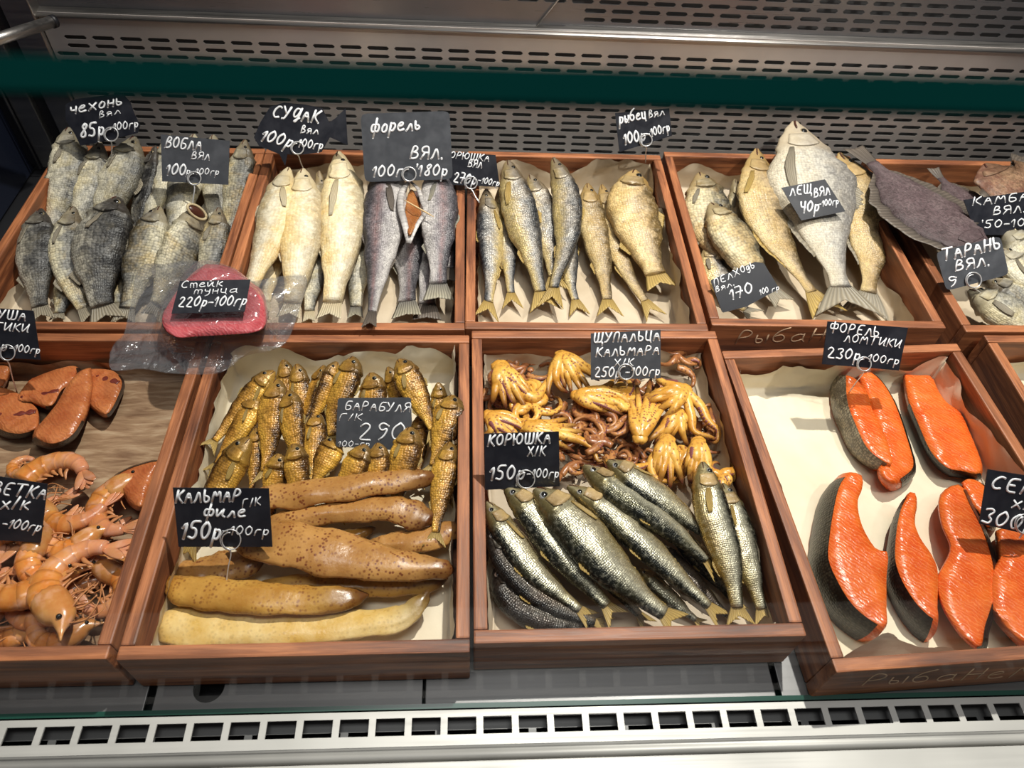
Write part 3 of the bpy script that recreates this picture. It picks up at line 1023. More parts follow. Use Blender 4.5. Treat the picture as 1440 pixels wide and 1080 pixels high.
card('rounded black card reading 170 lying at the left of the bream crate', [(999, 394), (1062, 368), (1074, 370), (1096, 406), (1050, 431), (1016, 440)], 0.056, 42,
     [('ПЕЛХ', 1005, 402, 1040, 386, 9), ('ОдЬ', 1043, 384, 1061, 376, 9), ('вял.', 1007, 411, 1032, 401, 8), ('170', 1028, 422, 1059, 411, 15), ('100', 1069, 415, 1081, 411, 8), ('гр', 1086, 411, 1096, 407, 7)], round_=3)
card('black card reading КАМБА cut by the right edge, under the brown flounder', [(1355, 281), (1500, 262), (1500, 332), (1373, 330)], 0.066, 55,
     [('КАМБАЛА', 1368, 289, 1476, 278, 11), ('ВЯЛ.', 1397, 302, 1440, 298, 11), ("'50-100гр", 1381, 321, 1478, 316, 11)])
card('rounded grey card reading ТАРАНЬ ВЯЛ at the right end', [(1316, 355), (1407, 332), (1419, 386), (1331, 409)], 0.075, 55,
     [('ТАРАНЬ', 1326, 367, 1406, 349, 16, S(pen=.1)), ('ВЯЛ.', 1344, 381, 1390, 373, 14, S(pen=.1)), ('9', 1334, 404, 1345, 402, 14)], 'card_grey', (1369, 394, 11), (1395, 424, 0.045), round_=8)
card('black card reading 220р lying on the vacuum packed tuna', [(253, 395), (352, 393), (344, 438), (241, 441)], 0.1205, 30,
     [('Стейк', 255, 405, 312, 402, 10), ('тунца', 273, 413, 333, 411, 9, S(slant=.3)), ('220р-100гр', 250, 432, 345, 429, 14, S(slant=.35))], 'card_black', anchor=(300, 440))
card('black card above the salmon chunks, cut by the left edge', [(-62, 430), (47, 437), (57, 506), (-54, 500)], 0.080, 58,
     [('ГОРБУША', -56, 444, 35, 451, 13), ('ЛОМТИКИ', -50, 462, 39, 467, 11), ('220р', -36, 489, 8, 494, 14), ('-100гр', 13, 494, 55, 498, 11)], 'card_black', (10, 496, 11), (24, 552, 0.03), yaw=4)
card('black card over the shrimp pile, cut by the left edge', [(-60, 661), (67, 681), (57, 763), (-66, 756)], 0.060, 56,
     [('КРЕВЕТКА', -56, 689, 62, 702, 17, S(slant=.3)), ('х/к', 1, 716, 39, 716, 17, S(slant=.3)), ('150р', -56, 738, -6, 743, 17), ('-100гр', 2, 742, 55, 748, 14, S(slant=.4))], 'card_black')
card('black card reading КАЛЬМАР филе above the squid fillets', [(243, 686), (378, 687), (383, 769), (251, 769)], 0.072, 58,
     [('КАЛЬМАР', 247, 707, 336, 705, 17, S(pen=.1)), ('Г/К', 341, 714, 366, 710, 11), ('филе', 286, 726, 344, 727, 17, S(pen=.1)), ('150р', 254, 757, 308, 759, 25), ('-100гр', 313, 752, 377, 753, 13)], 'card_black', (324, 759, 14.5), (318, 822, 0.042))
card('grey card reading БАРАБУЛЯ 290 sunk among the golden mullet', [(475, 560), (578, 559), (579, 594), (572, 634), (472, 628)], 0.052, 50,
     [('БАРАБУЛЯ', 485, 576, 576, 579, 12), ('Г/К', 477, 591, 508, 591, 9), ('290', 503, 618, 566, 619, 24, S(slant=.25, pen=.06)), ('100-гр', 475, 628, 519, 628, 8)], 'card_grey', round_=4)
card('dark grey card reading ЩУПАЛЬЦА КАЛЬМАРА at the back of the tentacles', [(831, 469), (929, 464), (929, 532), (831, 534)], 0.070, 58,
     [('ЩУПАЛЬЦА', 835, 482, 927, 478, 13, S(pen=.1)), ('КАЛЬМАРА', 838, 501, 926, 498, 12, S(pen=.1)), ('Х/К', 864, 515, 890, 514, 10), ('250р', 836, 530, 871, 531, 14), ('-100гр', 880, 529, 927, 528, 13)], 'card_grey', (880, 523, 11), (882, 548, 0.045))
card('black card reading КОРЮШКА 150р between tentacles and smelt', [(681, 610), (786, 607), (787, 684), (682, 689)], 0.066, 58,
     [('КОРЮШКА', 686, 627, 773, 623, 15, S(pen=.1)), ('Х/К', 742, 641, 766, 640, 13), ('150р', 688, 675, 736, 674, 20), ('-100гр', 741, 672, 785, 672, 13)], 'card_black', (739, 674, 13), (741, 706, 0.046))
card('black card reading ФОРЕЛЬ ЛОМТИКИ pinned in the orange trout crate', [(1164, 452), (1277, 461), (1264, 521), (1156, 512)], 0.095, 58,
     [('ФОРЕЛЬ', 1166, 466, 1235, 473, 13), ('ЛОМТИКИ', 1187, 480, 1265, 489, 11), ('230р', 1163, 503, 1208, 507, 15), ('-100гр', 1212, 507, 1263, 513, 11)], 'card_black', (1215, 512, 10), (1194, 552, 0.047))
card('black card reading СЕ and 300 at the right edge over trout steaks', [(1389, 660), (1500, 678), (1490, 762), (1377, 736)], 0.066, 56,
     [('СЕМГА', 1393, 687, 1496, 705, 19, S(pen=.1)), ('х/к', 1423, 714, 1462, 720, 17), ('300р', 1380, 735, 1450, 750, 22, S(pen=.08, slant=.25))], 'card_black', (1441, 737, 14), (1442, 775, 0.05))

# script burnt into two crate fronts
for tt, fbd, p, lines in ((fD, 'D', (0.1, 0, 0), [('РыбаНе', 1034, 483, 1180, 479, 18, S(slant=.45, pen=.075, jitter=0.1, thick=.3))]),
                          (fI, 'I', (0.1, 0, 0), [('РыбаНеМ', 1212, 964, 1452, 951, 15, S(slant=1.0, pen=.085, jitter=0.1, thick=.3))])):
    w = CRATES[fbd]
    p0, p1 = w((0, 0, 0)), w((1, 0, 0))
    d = (p1 - p0).normalized()
    n = Vector((d.y, -d.x, 0))
    V = join([write(*l[:6], p0 + n * 0.0002, n, **l[6]) for l in lines])
    mk('lettering', *V, MAT['burn'], tt)['label'] = 'tan script burnt into the front board'

# ------------------------------------------------------------------ fish
ST = {
 # ub: end of body / start of tail fin, tr: thickness to height, prof: (u along body, half height dorsal, ventral), hl: head length
 'roach': S(ub=.87, tr=.52, hl=.21, tail=.62, fork=.40, prof=[(0, .10, .12), (.04, .30, .32), (.12, .60, .60), (.22, .88, .84), (.36, 1.0, 1.0), (.52, .96, .98), (.68, .78, .80), (.82, .54, .55), (.93, .41, .41), (1, .40, .40)], dors=(.40, .56, .30), anal=(.66, .78, .22), eye=.15),
 'zander': S(ub=.90, tr=.55, hl=.24, tail=.50, fork=.30, prof=[(0, .12, .10), (.05, .34, .30), (.14, .62, .56), (.26, .90, .86), (.42, 1.0, 1.0), (.60, .90, .92), (.76, .68, .70), (.90, .45, .45), (1, .40, .40)], dors=(.34, .50, .16), anal=(.62, .72, .16), eye=.12),
 'trout': S(ub=.88, tr=.50, hl=.20, tail=.75, fork=.15, prof=[(0, .14, .14), (.05, .45, .42), (.14, .74, .74), (.28, .96, .96), (.44, 1.0, 1.0), (.60, .84, .88), (.76, .58, .60), (.90, .42, .42), (1, .44, .44)], dors=(.44, .56, .12), anal=(.68, .76, .16), eye=.12),
 'slim': S(ub=.88, tr=.50, hl=.18, tail=.30, fork=.25, prof=[(0, .30, .30), (.05, .60, .60), (.14, .86, .86), (.28, 1.0, 1.0), (.42, .95, .95), (.58, .72, .74), (.74, .46, .48), (.90, .26, .26), (1, .18, .18)], dors=(.44, .56, .12), anal=(.62, .70, .14), eye=.12),
 'white': S(ub=.87, tr=.50, hl=.20, tail=.85, fork=.55, prof=[(0, .12, .10), (.04, .34, .34), (.12, .62, .64), (.24, .90, .90), (.40, 1.0, 1.0), (.58, .86, .86), (.74, .58, .56), (.88, .36, .36), (1, .30, .30)], dors=(.40, .50, .22), anal=(.68, .78, .20), eye=.16),
 'bream': S(ub=.86, tr=.30, hl=.19, tail=.72, fork=.55, prof=[(0, .08, .08), (.05, .26, .28), (.13, .48, .50), (.22, .74, .72), (.36, 1.0, 1.0), (.50, .94, .96), (.66, .60, .64), (.82, .30, .32), (.93, .20, .20), (1, .22, .22)], dors=(.40, .54, .24), anal=(.58, .82, .14), eye=.10),
 'mullet': S(ub=.86, tr=.58, hl=.23, tail=.85, fork=.6, prof=[(0, .22, .14), (.04, .52, .36), (.10, .80, .62), (.20, .98, .90), (.34, 1.0, 1.0), (.54, .86, .88), (.72, .58, .60), (.88, .34, .36), (1, .28, .28)], dors=(.34, .46, .20), anal=(.66, .76, .18), eye=.19),
 'smelt': S(ub=.89, tr=.62, hl=.20, tail=.80, fork=.55, prof=[(0, .14, .14), (.04, .36, .40), (.12, .66, .70), (.24, .92, .92), (.40, 1.0, 1.0), (.58, .92, .94), (.74, .70, .72), (.88, .42, .42), (1, .32, .32)], dors=(.50, .58, .18), anal=(.68, .80, .16), eye=.20),
 'flounder': S(ub=.84, tr=.13, hl=.18, tail=.34, fork=.1, prof=[(0, .12, .12), (.06, .36, .40), (.16, .66, .70), (.32, .94, .95), (.46, 1.0, 1.0), (.62, .88, .88), (.78, .55, .55), (.92, .22, .22), (1, .20, .20)], dors=(.10, .93, .36), anal=(.22, .93, .36), eye=.07),
}


def grid(fn, nu, nv):
    vs = [fn(i / (nu - 1), j / (nv - 1)) for i in range(nu) for j in range(nv)]
    fs = [[i * nv + j, (i + 1) * nv + j, (i + 1) * nv + j + 1, i * nv + j + 1] for i in range(nu - 1) for j in range(nv - 1)]
    return vs, fs


FISH_N = [0]


def fish(name, label, group, pts, wpx, roll, style='roach', skin='grey', fin='grey', pect=1.0, fins=True, open_mouth=False, rough=None, iris='iris', cat='fish', up=(0, 0, 1), eye=True, pal=0):
    """PTS: head to tail-fin tip, (px, py, height); WPX: widest in pixels; ROLL: 90 puts the back to the right of a fish seen head-up, -90 to the left, 0 back up"""
    st = ST[style]
    if rough is None: rough = 0.06 if style in ('smelt', 'mullet') else 0.12
    FISH_N[0] += 1
    sd = FISH_N[0] * 3.77
    rnd = random.Random(FISH_N[0])
    ctr = [at(*p) for p in pts]
    path = even(catmull(ctr, 80), 61)
    L = sum((b - a).length for a, b in zip(path, path[1:]))
    H = wpx * 1.13 * depth(path[24]) / FPX / 2
    ub, hl, tr = st['ub'], st['hl'] * st['ub'], st['tr']
    hd = [(p[0], p[1]) for p in st['prof']]
    hv = [(p[0], p[2]) for p in st['prof']]
    upv = Vector(up).normalized()
    cr, sr = math.cos(R_(roll)), math.sin(R_(roll))

    def P(u):
        x = max(0, min(1, u)) * 60
        k = min(int(x), 59)
        return path[k].lerp(path[k + 1], x - k)

    def frame(u):
        t = (P(min(1, u + .03)) - P(max(0, u - .03))).normalized()
        n = (upv - t * upv.dot(t)).normalized()
        s = n.cross(t)
        d = n * cr + s * sr
        lat = t.cross(d)
        if lat.z < 0: lat = -lat
        return t, d, lat

    def surf(u, phi, lift=0.0):
        """u: 0..1 along the body; phi 0 back, pi belly"""
        t, d, lat = frame(u * ub)
        a, b = interp(hd, u) * H, interp(hv, u) * H
        c, s = math.cos(phi), math.sin(phi)
        th = (a + b) / 2 * tr * (1.18 if u < .2 and tr > .3 else 1.0)
        th = max(th, H * 0.05)
        pe = 0.85
        e = Vector((a * c if c > 0 else b * c, 0, 0)).x
        lt = math.copysign(abs(s) ** pe, s) * th
        # gill cover: a small step just behind the head
        g = 1.0 + 0.07 * math.exp(-((u - hl / ub * 0.93) / 0.02) ** 2) - 0.05 * math.exp(-((u - hl / ub * 1.06) / 0.015) ** 2)
        wr = rough * (nz((u * 9, phi * 1.4, 0), 1.0, sd) + 0.5 * nz((u * 24, phi * 2.5, 3), 1.0, sd)) * (0.3 + 0.7 * min(1, u * 6))
        q = P(u * ub) + d * (e * g * (1 + wr)) + lat * ((lt * g) * (1 + wr * 1.6) + (lift if s >= 0 else -lift))
        return q

    nu, nv = 46, 22
    us = [(i / (nu - 1)) ** 1.15 for i in range(nu)]
    root = thing(name, P(.45), label, cat, group)
    vs, fs, fc, vv = [], [], [], []
    for u in us:
        girth = (interp(hd, u) + interp(hv, u)) / 2 * H * 2.2
        for j in range(nv):
            phi = 2 * math.pi * j / nv
            vs.append(surf(u, phi))
            f = min(phi, 2 * math.pi - phi) / math.pi
            fc.append((u * L, f * H * 2.2, u))
            vv.append(f)
    for i in range(nu - 1):
        for j in range(nv):
            k = (j + 1) % nv
            fs.append([i * nv + j, i * nv + k, (i + 1) * nv + k, (i + 1) * nv + j])
    for i0, rev in ((0, True), ((nu - 1) * nv, False)):
        k = len(vs)
        vs.append(sum((vs[i0 + j] for j in range(nv)), Vector()) / nv)
        fc.append(fc[i0])
        vv.append(0.5)
        for j in range(nv):
            f = [i0 + j, i0 + (j + 1) % nv, k]
            fs.append(f if not rev else f[::-1])
    mk('body', vs, fs, FM[skin], root, attrs={'fc': fc, 'v': vv})
    fm = FIN[fin]
    if fins is not False:
        # tail fin
        t, d, lat = frame(ub)
        rh = (interp(hd, 1) + interp(hv, 1)) / 2 * H
        TL = L * (1 - ub)
        spread = st['tail'] * H
        fork = st['fork']
        curl = rnd.uniform(-.25, .35)

        def tf(a, b):
            w = b * 2 - 1
            ln = TL * (1.08 - fork * (1 - abs(w)) ** 1.0) * a
            wd = rh * 0.9 + (spread - rh * .9) * a ** 0.9
            q = P(ub) - t * (TL * 0.10) + t * ln + d * (w * wd) + lat * (curl * TL * a * a * .5 + 0.0006 * math.sin(b * 40) * a)
            return q
        V, F = grid(tf, 9, 13)
        mk('tail_fin', V, F, fm, root, solid=0.0007, attrs={'fc': [(i / 8, j / 12, 0) for i in range(9) for j in range(13)]})
        for nm, (a0, a1, hh), sgn in (('dorsal_fin', st['dors'], 0.0), ('anal_fin', st['anal'], math.pi)):
            lean = rnd.uniform(.5, 1.0)

            def ff(a, b, a0=a0, a1=a1, hh=hh, sgn=sgn, lean=lean):
                u = a0 + (a1 - a0) * b
                t, d, lat = frame(u * ub)
                base = surf(u, sgn) - (d if sgn == 0 else -d) * (0.02 * H)
                shp = math.sin(math.pi * min(1, b * .9 + .12)) ** .6 if style == 'flounder' else (1 - .6 * b) * min(1, b * 6 + .15)
                return base + ((d if sgn == 0 else -d) + t * lean * (0.25 if style == 'flounder' else 1)) * (a * hh * H * shp) + lat * (0.0005 * math.sin(b * 50))
            n2 = 41 if style == 'flounder' else 13
            V, F = grid(ff, 5, n2)
            k = 14 if style == 'flounder' else 1
            mk(nm, V, F, FM[skin] if style == 'flounder' and False else fm, root, solid=0.0006, attrs={'fc': [(i / 4, j / (n2 - 1) * (3 if style == 'flounder' else 1), 0) for i in range(5) for j in range(n2)]})
        if pect and (pect > 1 or rnd.random() < .7):
            # pectoral fin folded along the flank
            pl = 0.17 * L * pect * ub
            u0 = hl / ub * 1.04
            ph0 = math.pi * (rnd.uniform(.54, .66) if style != 'bream' else .66)
            dv = rnd.uniform(.05, .42)
            pw = rnd.uniform(.12, .22)

            def pf(a, b):
                w = (b * 2 - 1) * (0.35 + 0.65 * math.sin(math.pi * min(.96, a * .8 + .12)))
                u = u0 + a * pl / (L * ub)
                return surf(u, ph0 + w * pw + a * dv, 0.0007 + a * 0.0010)
            V, F = grid(pf, 9, 7)
            mk('pectoral_fin', V, F, fm, root, solid=0.0006, attrs={'fc': [(i / 8, j / 6 * .6, 0) for i in range(9) for j in range(7)]})
    sides = [1] if abs(math.sin(R_(roll))) > .5 else [1, -1]
    for sg in sides:
        # gill cover plate
        def gp(a, b):
            u = hl / ub * (0.52 + 0.50 * a * (1 - 0.30 * abs(b * 2 - 1) ** 2.2))
            ph = math.pi * (0.30 + 0.42 * b)
            return surf(u, ph * sg, 0.0003 + 0.0009 * a)
        V, F = grid(gp, 9, 9)
        mk('gill_cover', V, F, FM['golden' if skin == 'smelt' else skin], root, solid=0.0008, attrs={'fc': [(.004 + .001 * (k // 9), .01 * (k % 9) / 9, .19) for k in range(81)], 'v': [.3 + .42 * (k % 9) / 8 for k in range(81)]})
        if eye:
            ue = hl / ub * 0.40
            ph = math.pi * 0.38 * sg
            c = surf(ue, ph)
            t, d, lat = frame(ue * ub)
            er = st['eye'] * H
            if style == 'flounder': er = H * .06
            c = c - lat * (er * .45 * sg)
            vs, fs, fm2 = [], [], []
            ax = (lat * sg + d * .1).normalized()
            e1, e2 = t, ax.cross(t).normalized()
            rings = 8
            for i in range(rings + 1):
                g = math.pi * i / rings
                for j in range(12):
                    q = 2 * math.pi * j / 12
                    vs.append(c + (ax * math.cos(g) * .75 + (e1 * math.cos(q) + e2 * math.sin(q)) * math.sin(g)) * er)
            for i in range(rings):
                for j in range(12):
                    fs.append([i * 12 + j, i * 12 + (j + 1) % 12, (i + 1) * 12 + (j + 1) % 12, (i + 1) * 12 + j])
                    fm2.append(1 if i < 2 else 0)
            mk('eye', vs, fs, None, root, mats=[MAT[iris], MAT['pupil']], fmat=fm2)
    # mouth slit
    for sg in sides:
        ph = 0.60 if style != 'bream' else .56
        ml = [surf(0.004 + .055 * i / 7, sg * math.pi * (ph - .03 * i / 7), 0.0002) for i in range(8)]
        mk('mouth', *tube(ml, [max(.0003, H * .028)] * 7 + [.0002], 6), MAT['mouth'], root)
    if open_mouth:
        t, d, lat = frame(.03)
        c = P(.035) + lat * H * .30 - t * H * .02
        V, F = [], []
        for i in range(7):
            g = math.pi * i / 6
            for j in range(14):
                q = 2 * math.pi * j / 14
                V.append(c + lat * math.cos(g) * H * .16 + (d * math.cos(q) * .52 + t * math.sin(q) * .26) * math.sin(g) * H)
        for i in range(6):
            for j in range(14):
                F.append([i * 14 + j, i * 14 + (j + 1) % 14, (i + 1) * 14 + (j + 1) % 14, (i + 1) * 14 + j])
        mk('mouth', V, F, MAT['mouth'], root)
        ring = [c + lat * H * .06 + (d * math.cos(q) * .56 + t * math.sin(q) * .30) * H for q in [2 * math.pi * j / 20 for j in range(21)]]
        mk('lips', *tube(ring, H * .07, 7), FIN['pale'], root, attrs=None)
    return root


# back row, left crate: grey dried roach
KEEP[0] = 'A'
g = 'dried roach in the left crate'
def A(label, pts, w, roll, skin='grey', **k): return fish('dried_fish', label, g, pts, w, roll, k.pop('style', 'roach'), skin, k.pop('fin', 'grey'), **k)
A('pale dried fish with its snout at the far left back corner', [(97, 180, .095), (96, 240, .068), (78, 310, .036), (74, 345, .030)], 47, 90, 'palegrey')
A('pale dried fish below the fish-shaped card, second from left at the back', [(141, 200, .090), (130, 252, .062), (112, 318, .036), (106, 345, .032)], 42, 90, 'palegrey')
A('dried fish with a brown gill opening under the 85р card', [(190, 193, .092), (170, 248, .066), (142, 318, .038), (135, 345, .034)], 52, 90, 'palegrey')
A('narrow dark dried fish standing between the 85р and ВОБЛА cards', [(219, 205, .085), (208, 250, .058), (192, 312, .032), (186, 345, .026)], 32, 60, 'darkgrey')
A('pale bellied dried fish at the left edge of the ВОБЛА card', [(238, 190, .088), (229, 245, .060), (208, 315, .034), (200, 350, .028)], 36, -100, 'palegrey')
A('pale bellied dried fish behind the middle of the ВОБЛА card', [(272, 189, .088), (262, 250, .062), (244, 330, .036), (238, 360, .030)], 44, -100, 'palegrey')
A('pale dried fish behind the right half of the ВОБЛА card', [(300, 190, .086), (303, 240, .060), (306, 300, .036), (306, 345, .028)], 38, 90, 'palegrey')
A('grey dried fish with its head against the right back corner of the left crate', [(345, 197, .088), (338, 246, .060), (325, 312, .034), (320, 350, .026)], 38, 90, 'grey')
A('small dried head peeking out between two larger roach below the dark fish', [(190, 318, .060), (180, 350, .036), (170, 400, .024), (166, 440, .022)], 26, 90, 'grey')
A('mottled dark roach at the far left of the front layer', [(58, 294, .072), (51, 350, .055), (54, 415, .036), (60, 452, .026)], 46, 90, 'darkgrey', rough=.08)
A('slim grey roach, second from left in the front layer', [(104, 291, .076), (94, 345, .057), (104, 405, .038), (130, 452, .026)], 42, 95, 'grey', rough=.08)
A('largest dark backed roach in the middle of the front layer', [(166, 278, .086), (141, 345, .066), (140, 410, .042), (152, 453, .028)], 66, 90, 'darkgrey')
A('roach with a yellow belly, fourth in the front layer', [(224, 291, .080), (206, 345, .062), (186, 410, .038), (172, 455, .026)], 48, -90, 'grey')
A('roach with its mouth wide open under the ВОБЛА pin', [(272, 295, .080), (258, 340, .062), (233, 400, .040), (214, 450, .028)], 50, 150, 'grey', open_mouth=True)
A('small roach showing an eye, right of the open-mouthed one', [(308, 292, .074), (303, 335, .056), (292, 395, .036), (284, 440, .028)], 36, 90, 'grey')
A('roach tail lying flat on the paper at the front left corner', [(100, 380, .026), (96, 400, .024), (88, 425, .022), (80, 450, .020)], 30, 90, 'grey', eye=False)

# back row, second crate: zander and trout
KEEP[0] = 'B'
g = 'dried zander and trout in the second crate'
def B(label, pts, w, roll, style='zander', skin='pale', fin='pale', **k): return fish('dried_fish', label, g, pts, w, roll, style, skin, fin, **k)
B('cream zander sliver hidden between the two left zander', [(398, 300, .030), (388, 345, .026), (378, 400, .024), (372, 440, .022)], 28, -90)
B('greyish fish half hidden between the yellow and the tall zander', [(456, 320, .032), (446, 370, .028), (437, 420, .026), (434, 452, .024)], 30, 90, skin='palegrey')
B('brown headed dried fish behind the tall zander', [(448, 240, .074), (452, 280, .050), (456, 340, .034), (458, 390, .028)], 30, 90, skin='carp')
B('pale fish lying low between the tall zander and the left trout', [(505, 290, .034), (505, 340, .030), (502, 400, .028), (500, 450, .024)], 36, -90, skin='palegrey', fin='spotted')
B('cream zander curving down at the left side of the second crate', [(406, 236, .082), (394, 280, .074), (378, 340, .060), (354, 400, .044), (344, 425, .036)], 46, -90, rough=.09, eye=False)
B('yellow bellied zander under the СУДАК pin', [(426, 238, .082), (426, 290, .070), (422, 350, .056), (412, 420, .040), (404, 450, .034)], 54, 92, rough=.07)
B('tall cream zander with its snout up and a folded side fin', [(476, 214, .088), (481, 280, .070), (480, 345, .056), (468, 420, .040), (462, 452, .034)], 58, 88, pect=1.5)
B('dark trout tail with a broad pale speckled fin, between the open trout halves', [(585, 270, .034), (577, 330, .030), (574, 385, .028), (572, 448, .026)], 46, 80, 'trout', 'trout', 'spotted', eye=False)
B('dark shadowed trout beneath the right open trout half', [(610, 280, .030), (606, 340, .026), (602, 400, .024), (600, 450, .022)], 44, 90, 'trout', 'trout', 'dark', eye=False)
B('left half of the gutted trout, its thin tail over the front rim', [(550, 232, .082), (541, 290, .070), (535, 350, .060), (526, 420, .066), (519, 464, .078)], 54, -90, 'slim', 'trout', 'dark', eye=False)
B('right half of the gutted trout with a broad short tail', [(614, 236, .084), (617, 290, .074), (617, 345, .060), (616, 395, .048), (617, 424, .042)], 48, 90, 'trout', 'trout', 'spotted', eye=False)
B('narrow trout back seen along the right wall of the second crate', [(630, 240, .076), (633, 290, .052), (634, 340, .038), (632, 395, .030)], 20, 90, 'trout', 'trout', 'dark', eye=False)

# back row, middle crate: silver whitefish
KEEP[0] = 'C'
g = 'dried fish in the middle back crate'
def Cc(label, pts, w, roll, style='white', skin='silver', fin='gold', **k): return fish('dried_fish', label, g, pts, w, roll, style, skin, fin, **k)
Cc('silver dried fish along the left wall, under the КОРЮШКА pin', [(684, 266, .064), (689, 320, .046), (690, 390, .034), (684, 450, .024)], 36, -70)
Cc('thin silver fish, second from the left wall in the middle crate', [(704, 262, .054), (710, 320, .036), (716, 385, .028), (721, 436, .022)], 30, 90)
Cc('silver fish under the bent dark-headed one, only its yellow tail shows', [(792, 300, .026), (796, 345, .022), (803, 400, .020), (816, 442, .018)], 30, 90)
Cc('silver dried fish behind the pink tinged one, head turned right', [(745, 246, .066), (760, 290, .050), (772, 350, .036), (782, 410, .028)], 38, 80)
Cc('pink tinged silver fish with an orange jaw, third from the left wall', [(714, 226, .084), (726, 280, .066), (745, 350, .046), (768, 440, .026)], 46, 90)
Cc('bent silver fish with a dark raised head in the middle of the crate', [(778, 222, .086), (795, 270, .070), (797, 335, .054), (781, 395, .040), (774, 436, .030)], 38, 80)
Cc('slender golden fish with a spread pale tail in the middle crate', [(826, 258, .066), (833, 310, .048), (846, 370, .034), (858, 447, .022)], 38, 90, skin='golden')
Cc('narrow dark golden fish left of the deep-bodied golden one', [(846, 260, .060), (858, 310, .046), (880, 380, .032), (924, 448, .022)], 32, 85, skin='golden')
Cc('deep-bodied golden fish at the right of the middle crate', [(893, 240, .086), (888, 285, .068), (905, 345, .050), (932, 408, .036)], 64, 90, 'roach', 'golden')

# back row, fourth crate: bream
KEEP[0] = 'D'
g = 'dried fish in the bream crate'
def D(label, pts, w, roll, style='roach', skin='carp', fin='grey', **k): return fish('dried_fish', label, g, pts, w, roll, style, skin, fin, **k)
D('thin dark fish low in the left front corner, under the 170 card', [(992, 350, .034), (1006, 385, .028), (1030, 420, .024), (1064, 446, .022)], 36, 90, 'white', 'silver')
D('narrow carp standing between the two left carp and the golden bream', [(1034, 252, .064), (1038, 290, .044), (1046, 330, .032), (1056, 372, .026)], 28, 90)
D('carp with a dark back at the upper left of the bream crate', [(984, 243, .078), (992, 280, .060), (1000, 330, .042), (1020, 385, .030)], 56, 88, skin='carp')
D('carp with a pale belly leading down to the 170 card', [(1000, 286, .070), (1026, 330, .058), (1056, 375, .044), (1104, 428, .030)], 56, 95, skin='carp')
D('golden bream left of the largest bream', [(1064, 210, .092), (1070, 262, .076), (1092, 335, .054), (1166, 446, .028)], 72, 95, 'bream', 'golden', 'gold')
D('olive golden bream half hidden right of the largest bream', [(1180, 216, .088), (1216, 275, .066), (1226, 345, .048), (1218, 446, .026)], 84, 90, 'bream', 'golden', 'grey')
D('largest pale silvery bream with its snout up against the vents', [(1117, 172, .112), (1136, 245, .086), (1160, 330, .060), (1196, 446, .036)], 112, 90, 'bream', 'bream', 'grey', pect=1.7)
D('big dark purple flounder overhanging the right wall of the bream crate', [(1392, 352, .090), (1330, 318, .086), (1270, 270, .086), (1200, 205, .098)], 112, 84, 'flounder', 'flounder', 'dark', cat='fish', eye=False, pect=0)

# right end crate
KEEP[0] = 'E'
g = 'dried fish in the right end crate'
def Ee(label, pts, w, roll, style='roach', skin='palegrey', fin='grey', **k): return fish('dried_fish', label, g, pts, w, roll, style, skin, fin, **k)
Ee('small dark flounder with a pointed tail, left of the brown flounder', [(1392, 322, .058), (1366, 296, .060), (1340, 268, .062), (1310, 238, .066)], 62, 84, 'flounder', 'flounder', 'dark', eye=False, pect=0)
Ee('speckled brown flounder on the rim at the right edge', [(1384, 232, .088), (1420, 256, .086), (1480, 262, .084), (1540, 262, .084)], 96, 84, 'flounder', 'flounder_brown', 'dark', eye=False, pect=0)
Ee('dark headed taran just above the ТАРАНЬ card', [(1380, 312, .060), (1392, 342, .046), (1404, 380, .034), (1412, 420, .026)], 38, 90, skin='darkgrey')
Ee('taran with a yellowish gill under the КАМБА card', [(1412, 322, .068), (1440, 352, .056), (1480, 390, .044), (1530, 430, .030)], 60, 90, skin='palegrey')
Ee('pinkish taran flank to the right of the ТАРАНЬ card', [(1404, 350, .058), (1440, 385, .048), (1490, 415, .040), (1540, 440, .030)], 54, 90, skin='palegrey')
Ee('dark bellied taran under the lower right corner of the ТАРАНЬ card', [(1388, 392, .048), (1422, 416, .042), (1470, 440, .036), (1530, 455, .028)], 50, -90, skin='grey')
Ee('taran with a pink cheek and dark eye in the front of the right end crate', [(1362, 408, .060), (1400, 432, .056), (1450, 455, .048), (1520, 470, .036)], 58, 90, skin='palegrey')

# front row, third crate: smoked mullet
KEEP[0] = 'G'
g = 'golden smoked mullet'
def G(label, pts, w, roll=90, skin='mullet', **k): return fish('smoked_fish', label, g, pts, w, roll, k.pop('style', 'mullet'), skin, 'gold', **k)
G('smoked mullet hidden behind the third fish from the left at the back', [(398, 506, .056), (404, 545, .040), (411, 590, .028), (416, 630, .024)], 26)
G('smoked mullet with a dark head, left of the slender raised one', [(417, 512, .056), (421, 550, .040), (424, 595, .028), (426, 640, .024)], 28)
G('dark mullet head behind the slender raised mullet', [(456, 514, .056), (444, 545, .044), (428, 590, .032), (420, 625, .026)], 24, 60)
G('mullet lying deep below the slender raised mullet', [(448, 560, .034), (442, 600, .028), (440, 645, .026), (438, 690, .024)], 30)
G('mullet whose head rises behind the БАРАБУЛЯ card', [(522, 524, .060), (524, 555, .046), (524, 595, .032), (524, 640, .026)], 36, 80)
G('small mullet head left of the top right mullet', [(545, 516, .058), (554, 545, .044), (565, 580, .032), (572, 620, .026)], 22, 60)
G('mullet back fin tip behind the far right mullet', [(616, 538, .056), (617, 565, .040), (618, 600, .030), (618, 640, .024)], 22)
G('mullet in the shade under the top right mullet', [(588, 585, .036), (589, 615, .030), (588, 650, .026), (586, 690, .022)], 24)
G('thin mullet against the right wall near the squid', [(640, 604, .046), (639, 635, .036), (634, 675, .028), (628, 715, .022)], 20)
G('upper left mullet lying across with its tail at the paper edge', [(386, 522, .072), (352, 560, .060), (318, 600, .050), (288, 636, .046)], 32, -80)
